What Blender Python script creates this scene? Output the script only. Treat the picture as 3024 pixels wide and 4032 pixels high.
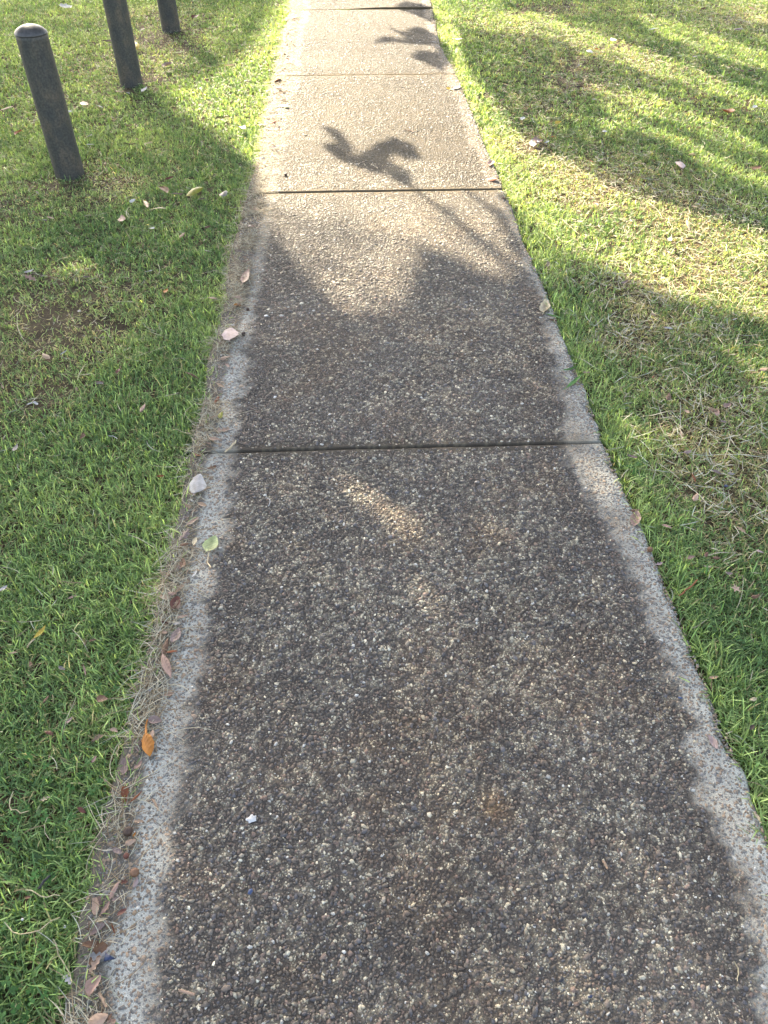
import bpy, math, random
import numpy as np
from mathutils import Vector, Matrix

for _o in list(bpy.data.objects):
    bpy.data.objects.remove(_o)
rng = np.random.default_rng(7)
random.seed(7)
scene = bpy.context.scene
COL = scene.collection

# ------------------------------------------------------------------ camera
CAM_H, PITCH, FPX = 1.5, math.radians(44.0), 3028.0
cam_d = bpy.data.cameras.new("camera")
cam = bpy.data.objects.new("camera", cam_d)
COL.objects.link(cam)
cam.location = (0, 0, CAM_H)
cam.rotation_euler = (math.pi / 2 - PITCH, 0, 0)
cam_d.sensor_fit = 'VERTICAL'
cam_d.sensor_height = 36.0
cam_d.lens = 36.0 * FPX / 4032.0
cam_d.clip_start, cam_d.clip_end = 0.05, 2000
scene.camera = cam

# ------------------------------------------------------------------ light
SUN_EL, SUN_AZ = math.radians(30), math.radians(27)      # ahead of us, to the left
SUN = np.array([-math.sin(SUN_AZ) * math.cos(SUN_EL), math.cos(SUN_AZ) * math.cos(SUN_EL), math.sin(SUN_EL)])
world = bpy.data.worlds.new("World")
scene.world = world
world.use_nodes = True
wn = world.node_tree
sky = wn.nodes.new('ShaderNodeTexSky')
sky.sky_type = 'NISHITA'
sky.sun_disc = False
sky.sun_elevation = SUN_EL
sky.sun_rotation = -SUN_AZ
sky.air_density, sky.dust_density, sky.ozone_density = 1.0, 3.0, 0.6
bg = wn.nodes['Background']
bg.inputs['Strength'].default_value = 0.105
hs = wn.nodes.new('ShaderNodeHueSaturation')
hs.inputs['Saturation'].default_value = 0.72
wn.links.new(sky.outputs[0], hs.inputs['Color'])
wn.links.new(hs.outputs[0], bg.inputs['Color'])
sun_d = bpy.data.lights.new("sun", 'SUN')
sun_d.energy = 5.0
sun_d.angle = math.radians(0.53)
sun_d.color = (1.0, 0.86, 0.64)
sun = bpy.data.objects.new("sun", sun_d)
COL.objects.link(sun)
sun.location = (-8, 14, 12)
sun.rotation_euler = Vector(SUN).to_track_quat('Z', 'Y').to_euler()
scene.view_settings.view_transform = 'Standard'
scene.view_settings.look = 'None'
scene.view_settings.exposure = 2.95
scene.view_settings.gamma = 1.0
scene.cycles.max_bounces = 10
scene.cycles.diffuse_bounces = 8
scene.cycles.transmission_bounces = 8
scene.cycles.transparent_max_bounces = 4

# ------------------------------------------------------------------ helpers
def ground(x, y, z=0.0):
    """source-photo pixel -> point on the ground"""
    u = (np.asarray(x, float) - 1512) / FPX
    v = (2016 - np.asarray(y, float)) / FPX
    dy = math.cos(PITCH) + v * math.sin(PITCH)
    dz = -math.sin(PITCH) + v * math.cos(PITCH)
    k = (CAM_H - z) / -dz
    return u * k, dy * k

def to_px(X, Y, Z=0.0):
    rz = Z - CAM_H
    fw = Y * math.cos(PITCH) - rz * math.sin(PITCH)
    up = Y * math.sin(PITCH) + rz * math.cos(PITCH)
    fw = np.where(fw < 1e-3, 1e-3, fw)
    return 1512 + FPX * X / fw, 2016 - FPX * up / fw

_tab = rng.random((256, 256))
def noise(x, y, scale, seed=0):
    x = np.asarray(x, float) / scale + 31.7 * seed + 100
    y = np.asarray(y, float) / scale + 17.3 * seed + 100
    xi, yi = np.floor(x).astype(int), np.floor(y).astype(int)
    fx, fy = x - xi, y - yi
    fx, fy = fx * fx * (3 - 2 * fx), fy * fy * (3 - 2 * fy)
    t = lambda a, b: _tab[a % 256, b % 256]
    return (t(xi, yi) * (1 - fx) + t(xi + 1, yi) * fx) * (1 - fy) + (t(xi, yi + 1) * (1 - fx) + t(xi + 1, yi + 1) * fx) * fy
def fbm(x, y, scale, seed=0, n=3):
    s, a, tot = 0, 1.0, 0
    for k in range(n):
        s = s + a * noise(x, y, scale / 2 ** k, seed + 5 * k)
        tot += a
        a *= 0.55
    return s / tot
def sstep(a, b, x):
    t = np.clip((np.asarray(x, float) - a) / (b - a), 0, 1)
    return t * t * (3 - 2 * t)

def mesh_np(name, verts, polys, col=None, mats=(), mat_idx=None, smooth=False, parent=None):
    """polys: list of (n,k) index arrays -> ONE mesh object"""
    me = bpy.data.meshes.new(name)
    verts = np.ascontiguousarray(verts, dtype=np.float32)
    me.vertices.add(len(verts))
    me.vertices.foreach_set('co', verts.ravel())
    idx = np.concatenate([p.ravel() for p in polys]).astype(np.int32)
    cnt = np.concatenate([np.full(len(p), p.shape[1]) for p in polys]).astype(np.int32)
    me.loops.add(len(idx))
    me.loops.foreach_set('vertex_index', idx)
    me.polygons.add(len(cnt))
    me.polygons.foreach_set('loop_start', np.concatenate([[0], np.cumsum(cnt)[:-1]]).astype(np.int32))
    if smooth:
        me.polygons.foreach_set('use_smooth', np.ones(len(cnt), bool))
    if mat_idx is not None:
        me.polygons.foreach_set('material_index', np.asarray(mat_idx, np.int32))
    for m in mats:
        me.materials.append(m)
    me.update(calc_edges=True)
    if col is not None:
        at = me.color_attributes.new('Col', 'FLOAT_COLOR', 'POINT')
        c = np.ones((len(verts), 4), np.float32)
        c[:, :3] = col
        at.data.foreach_set('color', c.ravel())
    o = bpy.data.objects.new(name, me)
    COL.objects.link(o)
    if parent is not None:
        o.parent = parent
    return o

def tag(o, label=None, cat=None, group=None, kind=None):
    if label: o['label'] = label
    if cat: o['category'] = cat
    if group: o['group'] = group
    if kind: o['kind'] = kind
    return o
def empty(name, loc):
    o = bpy.data.objects.new(name, None)
    COL.objects.link(o)
    o.location = loc
    o.empty_display_size = 0.05
    return o

class NT:
    def __init__(s, name):
        s.m = bpy.data.materials.new(name)
        s.m.use_nodes = True
        s.t = s.m.node_tree
        s.t.nodes.clear()
        s.out = s.n('ShaderNodeOutputMaterial')
    def n(s, typ, **kw):
        nd = s.t.nodes.new(typ)
        for k, v in kw.items():
            if k.startswith('i_'):
                nd.inputs[k[2:].replace('_', ' ')].default_value = v
            else:
                setattr(nd, k, v)
        return nd
    def l(s, a, b):
        s.t.links.new(a, b)
    def mix(s, fac, a, b, typ='MIX'):
        m = s.n('ShaderNodeMix', data_type='RGBA', blend_type=typ)
        for sock, val in ((m.inputs[0], fac), (m.inputs[6], a), (m.inputs[7], b)):
            if hasattr(val, 'is_linked') or hasattr(val, 'links'):
                s.l(val, sock)
            else:
                sock.default_value = val if not isinstance(val, tuple) or len(val) == 4 else (*val, 1)
        return m.outputs[2]
    def ramp(s, val, stops):
        r = s.n('ShaderNodeValToRGB')
        e = r.color_ramp.elements
        while len(e) < len(stops):
            e.new(0.5)
        for el, (p, c) in zip(e, stops):
            el.position = p
            el.color = (*c, 1) if len(c) == 3 else c
        s.l(val, r.inputs[0])
        return r.outputs[0]

# ------------------------------------------------------------------ materials
def mat_attr(name, rough=0.8, spec=0.3, transl=0.0, bump=0.0, bscale=200.0, grain=0.0):
    t = NT(name)
    a = t.n('ShaderNodeAttribute', attribute_name='Col')
    c = a.outputs['Color']
    tc = t.n('ShaderNodeTexCoord')
    p = t.n('ShaderNodeBsdfPrincipled')
    p.inputs['Roughness'].default_value = rough
    p.inputs['Specular IOR Level'].default_value = spec
    if grain > 0:
        nz = t.n('ShaderNodeTexNoise', i_Scale=bscale * 1.7, i_Detail=3.0)
        t.l(tc.outputs['Object'], nz.inputs['Vector'])
        g = t.ramp(nz.outputs['Fac'], [(0.3, (1 - grain,) * 3), (0.7, (1 + grain * 0.8,) * 3)])
        c = t.mix(1.0, c, g, 'MULTIPLY')
    t.l(c, p.inputs['Base Color'])
    if bump > 0:
        nz = t.n('ShaderNodeTexNoise', i_Scale=bscale, i_Detail=4.0)
        t.l(tc.outputs['Object'], nz.inputs['Vector'])
        b = t.n('ShaderNodeBump', i_Strength=bump, i_Distance=0.004)
        t.l(nz.outputs['Fac'], b.inputs['Height'])
        t.l(b.outputs[0], p.inputs['Normal'])
    if transl > 0:
        tr = t.n('ShaderNodeBsdfTranslucent')
        tint = t.mix(1.0, c, (1.15, 1.1, 0.55), 'MULTIPLY')
        t.l(tint, tr.inputs['Color'])
        ms = t.n('ShaderNodeMixShader')
        ms.inputs[0].default_value = transl
        t.l(p.outputs[0], ms.inputs[1])
        t.l(tr.outputs[0], ms.inputs[2])
        t.l(ms.outputs[0], t.out.inputs['Surface'])
    else:
        t.l(p.outputs[0], t.out.inputs['Surface'])
    return t.m

M_GRASS = mat_attr('grass_blades', rough=0.5, spec=0.35, transl=0.5)
M_STRAW = mat_attr('dry_straw', rough=0.7, spec=0.25, transl=0.2)
M_CHIP = mat_attr('stone_chips', rough=0.62, spec=0.35, bump=0.35, bscale=420, grain=0.35)
M_SLAB = mat_attr('cement_matrix', rough=0.9, spec=0.2, bump=0.8, bscale=330, grain=0.4)

def mat_soil():
    t = NT('soil')
    tc = t.n('ShaderNodeTexCoord')
    n1 = t.n('ShaderNodeTexNoise', i_Scale=9.0, i_Detail=6.0)
    n2 = t.n('ShaderNodeTexNoise', i_Scale=160.0, i_Detail=4.0)
    t.l(tc.outputs['Object'], n1.inputs['Vector'])
    t.l(tc.outputs['Object'], n2.inputs['Vector'])
    c1 = t.ramp(n1.outputs['Fac'], [(0.3, (0.045, 0.034, 0.022)), (0.7, (0.10, 0.078, 0.05))])
    c2 = t.ramp(n2.outputs['Fac'], [(0.3, (0.5, 0.5, 0.5)), (0.7, (1.4, 1.35, 1.2))])
    c = t.mix(1.0, c1, c2, 'MULTIPLY')
    # the lawn goes on, beyond the blades that are built, as a green sheet
    geo = t.n('ShaderNodeNewGeometry')
    ln = t.n('ShaderNodeVectorMath', operation='DISTANCE')
    ln.inputs[1].default_value = (0, 4.5, 0)
    t.l(geo.outputs['Position'], ln.inputs[0])
    mr = t.n('ShaderNodeMapRange')
    mr.inputs['From Min'].default_value = 6.0
    mr.inputs['From Max'].default_value = 8.0
    t.l(ln.outputs['Value'], mr.inputs['Value'])
    n3 = t.n('ShaderNodeTexNoise', i_Scale=40.0, i_Detail=5.0)
    t.l(tc.outputs['Object'], n3.inputs['Vector'])
    gr = t.ramp(n3.outputs['Fac'], [(0.3, (0.035, 0.07, 0.015)), (0.7, (0.10, 0.15, 0.04))])
    c = t.mix(mr.outputs[0], c, gr)
    p = t.n('ShaderNodeBsdfPrincipled', i_Roughness=0.95)
    p.inputs['Specular IOR Level'].default_value = 0.1
    t.l(c, p.inputs['Base Color'])
    b = t.n('ShaderNodeBump', i_Strength=1.0, i_Distance=0.006)
    t.l(n2.outputs['Fac'], b.inputs['Height'])
    t.l(b.outputs[0], p.inputs['Normal'])
    t.l(p.outputs[0], t.out.inputs['Surface'])
    return t.m
M_SOIL = mat_soil()

def mat_leaf(name='leaf', rough=0.55, transl=0.15, veins=True, var=0.35):
    """colour comes from the object, mottling and veins from the nodes"""
    t = NT(name)
    oi = t.n('ShaderNodeObjectInfo')
    tc = t.n('ShaderNodeTexCoord')
    nz = t.n('ShaderNodeTexNoise', i_Scale=45.0, i_Detail=5.0)
    t.l(tc.outputs['Object'], nz.inputs['Vector'])
    g = t.ramp(nz.outputs['Fac'], [(0.3, (1 - var, 1 - var * 1.1, 1 - var * 1.2)), (0.7, (1 + var * .6,) * 3)])
    c = t.mix(1.0, oi.outputs['Color'], g, 'MULTIPLY')
    p = t.n('ShaderNodeBsdfPrincipled', i_Roughness=rough)
    p.inputs['Specular IOR Level'].default_value = 0.35
    t.l(c, p.inputs['Base Color'])
    if veins:
        wv = t.n('ShaderNodeTexWave', i_Scale=60.0, i_Distortion=2.0)
        wv.bands_direction = 'DIAGONAL'
        t.l(tc.outputs['Object'], wv.inputs['Vector'])
        b = t.n('ShaderNodeBump', i_Strength=0.35, i_Distance=0.0015)
        t.l(wv.outputs['Fac'], b.inputs['Height'])
        t.l(b.outputs[0], p.inputs['Normal'])
    if transl:
        tr = t.n('ShaderNodeBsdfTranslucent')
        t.l(c, tr.inputs['Color'])
        ms = t.n('ShaderNodeMixShader')
        ms.inputs[0].default_value = transl
        t.l(p.outputs[0], ms.inputs[1])
        t.l(tr.outputs[0], ms.inputs[2])
        t.l(ms.outputs[0], t.out.inputs['Surface'])
    else:
        t.l(p.outputs[0], t.out.inputs['Surface'])
    return t.m
M_LEAF = mat_leaf()
M_HARD = mat_leaf('nut_and_twig', rough=0.6, transl=0, veins=False, var=0.45)
M_PLASTIC = mat_leaf('plastic_and_stone', rough=0.35, transl=0, veins=False, var=0.15)

def mat_post():
    t = NT('weathered_post')
    tc = t.n('ShaderNodeTexCoord')
    mp = t.n('ShaderNodeMapping')
    mp.inputs['Scale'].default_value = (1, 1, 0.55)
    t.l(tc.outputs['Object'], mp.inputs['Vector'])
    n1 = t.n('ShaderNodeTexNoise', i_Scale=16.0, i_Detail=6.0, i_Roughness=0.65)
    t.l(mp.outputs[0], n1.inputs['Vector'])
    n2 = t.n('ShaderNodeTexNoise', i_Scale=110.0, i_Detail=5.0)
    t.l(tc.outputs['Object'], n2.inputs['Vector'])
    c = t.ramp(n1.outputs['Fac'], [(0.28, (0.026, 0.028, 0.029)), (0.5, (0.046, 0.043, 0.037)), (0.72, (0.088, 0.068, 0.047))])
    g = t.ramp(n2.outputs['Fac'], [(0.35, (0.72,) * 3), (0.68, (1.4,) * 3)])
    c = t.mix(1.0, c, g, 'MULTIPLY')
    p = t.n('ShaderNodeBsdfPrincipled', i_Roughness=0.62)
    p.inputs['Specular IOR Level'].default_value = 0.4
    t.l(c, p.inputs['Base Color'])
    b = t.n('ShaderNodeBump', i_Strength=0.35, i_Distance=0.002)
    t.l(n2.outputs['Fac'], b.inputs['Height'])
    t.l(b.outputs[0], p.inputs['Normal'])
    t.l(p.outputs[0], t.out.inputs['Surface'])
    return t.m
def mat_cap():
    t = NT('post_cap_plastic')
    tc = t.n('ShaderNodeTexCoord')
    n2 = t.n('ShaderNodeTexNoise', i_Scale=70.0, i_Detail=5.0)
    t.l(tc.outputs['Object'], n2.inputs['Vector'])
    c = t.ramp(n2.outputs['Fac'], [(0.3, (0.026, 0.024, 0.024)), (0.7, (0.062, 0.056, 0.052))])
    p = t.n('ShaderNodeBsdfPrincipled', i_Roughness=0.5)
    t.l(c, p.inputs['Base Color'])
    t.l(p.outputs[0], t.out.inputs['Surface'])
    return t.m
M_POST, M_CAP = mat_post(), mat_cap()
def mat_plain(name, c0, c1, sc, rough=0.8, transl=0):
    t = NT(name)
    tc = t.n('ShaderNodeTexCoord')
    n = t.n('ShaderNodeTexNoise', i_Scale=sc, i_Detail=4.0)
    t.l(tc.outputs['Object'], n.inputs['Vector'])
    c = t.ramp(n.outputs['Fac'], [(0.3, c0), (0.7, c1)])
    p = t.n('ShaderNodeBsdfPrincipled', i_Roughness=rough)
    t.l(c, p.inputs['Base Color'])
    t.l(p.outputs[0], t.out.inputs['Surface'])
    return t.m
M_BARK = mat_plain('bark', (0.06, 0.05, 0.04), (0.16, 0.13, 0.10), 14)
M_CROWN = mat_plain('crown_leaves', (0.035, 0.06, 0.02), (0.07, 0.11, 0.03), 3, 0.6)

# ------------------------------------------------------------------ path outline, from points measured on the ground
D = np.array([-0.0409, 0.99916])      # along the path
N = np.array([0.99916, 0.0409])       # across it
def st(px):
    a = np.array(px, float)
    X, Y = ground(a[:, 0], a[:, 1])
    t = X * D[0] + Y * D[1]
    s = X * N[0] + Y * N[1]
    o = np.argsort(t)
    return t[o], s[o]
def curve(px, pad=(None, None)):
    t, s = st(px)
    return lambda q: np.interp(q, t, s)
GRASS_L = curve([(1162, 0), (1154, 36), (1117, 200), (1099, 304), (1075, 395), (1044, 607), (1008, 717), (975, 840), (930, 1008), (911, 1190), (845, 1433), (838, 1555), (784, 1767), (741, 2010), (699, 2168), (656, 2332), (638, 2502), (577, 2696), (535, 2927), (500, 3054), (455, 3206), (413, 3388), (405, 3480), (358, 3631), (364, 3753), (322, 3935), (300, 4100)])
CLEAN_L = curve([(1195, 0), (1150, 250), (1110, 500), (1070, 700), (1010, 1000), (985, 1180), (911, 1403), (875, 1650), (826, 1858), (796, 2077), (759, 2228), (723, 2356), (720, 2472), (687, 2684), (644, 2775), (600, 2988), (565, 3176), (547, 3419), (510, 3601), (450, 3723), (430, 3814), (456, 3935), (468, 4100)])
DARK_L = curve([(1225, 0), (1200, 120), (1175, 300), (1120, 560), (1080, 800), (1040, 1000), (996, 1312), (948, 1555), (905, 1919), (875, 2107), (845, 2259), (808, 2472), (772, 2715), (747, 2897), (723, 3085), (699, 3297), (656, 3480), (626, 3753), (620, 4100)])
GRASS_R = curve([(1695, 0), (1737, 182), (1810, 316), (1889, 516), (1956, 668), (2016, 808), (2077, 980), (2095, 1008), (2156, 1148), (2204, 1281), (2259, 1421), (2308, 1524), (2381, 1731), (2441, 1859), (2496, 1998), (2539, 2083), (2593, 2210), (2672, 2393), (2751, 2581), (2812, 2745), (2867, 2879), (2927, 3012), (2964, 3115), (3024, 3255), (3200, 3700), (3330, 4100)])
DARK_R = curve([(1660, 0), (1700, 182), (1760, 316), (1830, 516), (1890, 668), (1960, 808), (2050, 980), (2089, 1099), (2150, 1263), (2198, 1494), (2216, 1676), (2229, 1798), (2308, 1919), (2356, 2010), (2411, 2107), (2496, 2259), (2514, 2411), (2593, 2532), (2654, 2684), (2745, 2836), (2751, 2988), (2800, 3176), (2867, 3388), (2946, 3571), (2982, 3814), (3030, 4100)])
JOINTS = [-0.17, 1.835, 3.824, 5.82, 7.80, 9.80]
JOINT_HALF = [0.004, 0.0055, 0.0068, 0.0065, 0.009, 0.006]
def joint_dist(t):
    t = np.asarray(t)[..., None]
    return np.min(np.abs(t - np.array(JOINTS)), axis=-1)
def world_xy(s, t):
    return s * N[0] + t * D[0], s * N[1] + t * D[1]

# ------------------------------------------------------------------ ground
gx = np.concatenate([[-400, -60, -15], np.linspace(-6, 6, 49), [15, 60, 400]])
gy = np.concatenate([[-400, -60, -12], np.linspace(-1.5, 10.5, 49), [18, 60, 400]])
GX, GY = np.meshgrid(gx, gy, indexing='ij')
GZ = -0.026 + 0.010 * (fbm(GX, GY, 0.9, 3) - 0.6)
V = np.stack([GX, GY, GZ], -1).reshape(-1, 3)
I = np.arange(V.shape[0]).reshape(GX.shape)
Q = np.stack([I[:-1, :-1], I[1:, :-1], I[1:, 1:], I[:-1, 1:]], -1).reshape(-1, 4)
tag(mesh_np('ground', V, [Q], mats=[M_SOIL], smooth=True), kind='structure')
def soil_z(x, y):
    return -0.024 + 0.010 * (fbm(x, y, 0.9, 3) - 0.6)

# ------------------------------------------------------------------ path: slabs with their exposed stone
def grime(s, t, soft=0.024):
    w = 0.07 * (fbm(s, t, 0.03, 11) - 0.5) + 0.05 * (fbm(s, t, 0.25, 13) - 0.5)
    g = sstep(-soft, soft, s - DARK_L(t) + w) * sstep(-soft, soft, DARK_R(t) - s + w)
    return g
def grime_level(s, t):
    # how black the film of algae and dirt is: strong on the near slabs, thinner further up
    lv = 1.0 - 0.62 * sstep(2.2, 4.3, t + 0.9 * (fbm(s, t, 0.8, 21) - 0.5))
    return lv
def worn_f(s, t):
    a = 0.62 * noise(s, t, 0.0085, 31) + 0.20 * fbm(s, t, 0.05, 32, 2) + 0.18 * fbm(s, t, 0.40, 33, 2)
    rim = np.minimum(s - DARK_L(t), DARK_R(t) - s)
    return sstep(0.50, 0.64, a - 0.09 * np.exp(-(rim / 0.10) ** 2))
def stain(s, t):
    """broad tone: slab to slab, blotches, rusty patches, one painted sun fleck"""
    k = np.searchsorted(JOINTS, t)
    tone = np.array([1.0, 1.0, 0.93, 1.05, 0.97, 1.02, 1.0, 1.0])[k] * (0.80 + 0.40 * fbm(s, t, 0.30, 141)) * (0.86 + 0.28 * fbm(s, t, 0.07, 143))
    rust = sstep(0.52, 0.72, fbm(s, t, 0.22, 145)) * 0.55 + sstep(0.6, 0.75, fbm(s, t, 0.06, 147)) * 0.45
    x, y = ground(1925, 3200)  # small sun fleck on the near slab, painted in as a warm tint
    rust = np.maximum(rust * 0.7, 1.5 * np.exp(-(((s - x - .04) ** 2 + ((t - y) / 1.1) ** 2) / 0.033 ** 2)))
    return tone, rust
WARM = np.array([1.18, 1.01, 0.84])
def path_colours(s, t):
    """matrix colour and the two masks at path coordinates"""
    g = grime(s, t) * grime_level(s, t)
    worn = worn_f(s, t)
    pale = np.array([0.33, 0.33, 0.29])
    cream = np.array([0.22, 0.19, 0.135])
    tan = np.array([0.20, 0.155, 0.10])
    dark = np.array([0.058, 0.050, 0.042])
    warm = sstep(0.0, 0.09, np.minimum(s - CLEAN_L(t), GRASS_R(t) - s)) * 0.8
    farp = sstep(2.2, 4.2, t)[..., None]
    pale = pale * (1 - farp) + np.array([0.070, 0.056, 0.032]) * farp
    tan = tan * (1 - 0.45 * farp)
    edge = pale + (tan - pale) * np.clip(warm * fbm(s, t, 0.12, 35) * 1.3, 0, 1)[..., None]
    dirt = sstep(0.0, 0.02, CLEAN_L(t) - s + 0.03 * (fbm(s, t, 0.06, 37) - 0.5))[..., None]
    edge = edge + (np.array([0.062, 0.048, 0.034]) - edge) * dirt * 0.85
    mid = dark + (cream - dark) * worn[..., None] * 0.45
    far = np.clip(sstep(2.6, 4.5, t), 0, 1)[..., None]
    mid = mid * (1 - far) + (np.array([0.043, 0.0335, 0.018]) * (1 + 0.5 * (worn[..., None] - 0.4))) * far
    tone, rust = stain(s, t)
    mid = mid * tone[..., None] * (1 + (WARM - 1) * rust[..., None])
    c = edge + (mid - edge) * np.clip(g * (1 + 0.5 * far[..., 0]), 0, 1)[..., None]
    return c, g
ns = 170
rows = []
for k, j in enumerate(JOINTS):
    h = JOINT_HALF[k]
    rows += [j - h - 0.004, j - h, j - h * 0.8, j + h * 0.8, j + h, j + h + 0.004]
base = np.concatenate([np.arange(-0.15, 4.2, 0.009), np.arange(4.2, 10.4, 0.02)])
rows = np.array(rows)
base = base[np.min(np.abs(base[:, None] - rows[None]), 1) > 0.005]
T = np.sort(np.concatenate([base, rows]))
T = T[T > -0.2]
u = np.linspace(0, 1, ns)
SL, SR = GRASS_L(T) - 0.03, GRASS_R(T) - 0.004 + 0.022 * (fbm(T, T * 0, 0.06, 41) - 0.5) - 0.02 * sstep(0.66, 0.8, noise(T, T * 0, 0.13, 44)) * 0.45
SS = SL[:, None] + (SR - SL)[:, None] * u[None]
TT = np.repeat(T[:, None], ns, 1)
inj = np.zeros(TT.shape)
for k, j in enumerate(JOINTS):
    inj = np.maximum(inj, (np.abs(TT - j) < JOINT_HALF[k] * 0.9))
TTw = TT + 0.010 * (fbm(SS, TT * 0, 0.16, 47) - 0.5) * np.exp(-joint_dist(TT) / 0.05)
def lift(s, t):
    return np.where(t > JOINTS[4], 0.013 * sstep(-0.15, 0.35, s), 0) + np.where(t > JOINTS[2], 0.005, 0) + np.where(t > JOINTS[1], 0.002, 0)
Zs = 0.002 * (fbm(SS, TT, 0.5, 43) - 0.5) - 0.05 * inj + lift(SS, TT)
edge_d = np.minimum(SR[:, None] - SS, SS - SL[:, None])
Zs -= 0.012 * (1 - sstep(0, 0.014, edge_d)) ** 2
X, Y = world_xy(SS, TTw)
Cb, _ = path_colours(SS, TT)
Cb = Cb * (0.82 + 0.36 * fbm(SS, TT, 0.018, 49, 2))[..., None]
Cb = np.where(inj[..., None] > 0, np.array([0.010, 0.009, 0.006]), Cb)
jd = joint_dist(TT)
lip = np.exp(-(jd / 0.035) ** 2)[..., None] * 0.45
Cb = Cb * (1 - lip * (1 - inj[..., None])) + np.array([0.105, 0.08, 0.048]) * lip * (1 - inj[..., None]) * (0.6 + 0.8 * sstep(2, 4, TT))[..., None]
PV = np.stack([X, Y, Zs], -1).reshape(-1, 3)
PC = Cb.reshape(-1, 3)
I = np.arange(PV.shape[0]).reshape(SS.shape)
PQ = np.stack([I[:-1, :-1], I[:-1, 1:], I[1:, 1:], I[1:, :-1]], -1).reshape(-1, 4)
# skirts down the two long sides
for colu in (0, ns - 1):
    low = PV[I[:, colu]] * [1, 1, 0] + [0, 0, -0.12]
    b0 = len(PV)
    PV = np.concatenate([PV, low])
    PC = np.concatenate([PC, PC[I[:, colu]] * 0 + [0.16, 0.14, 0.11]])
    k = np.arange(len(low) - 1)
    a, b = I[:-1, colu], I[1:, colu]
    q = np.stack([a, b, b0 + k + 1, b0 + k], -1)
    PQ = np.concatenate([PQ, q if colu == 0 else q[:, ::-1]])

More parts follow.
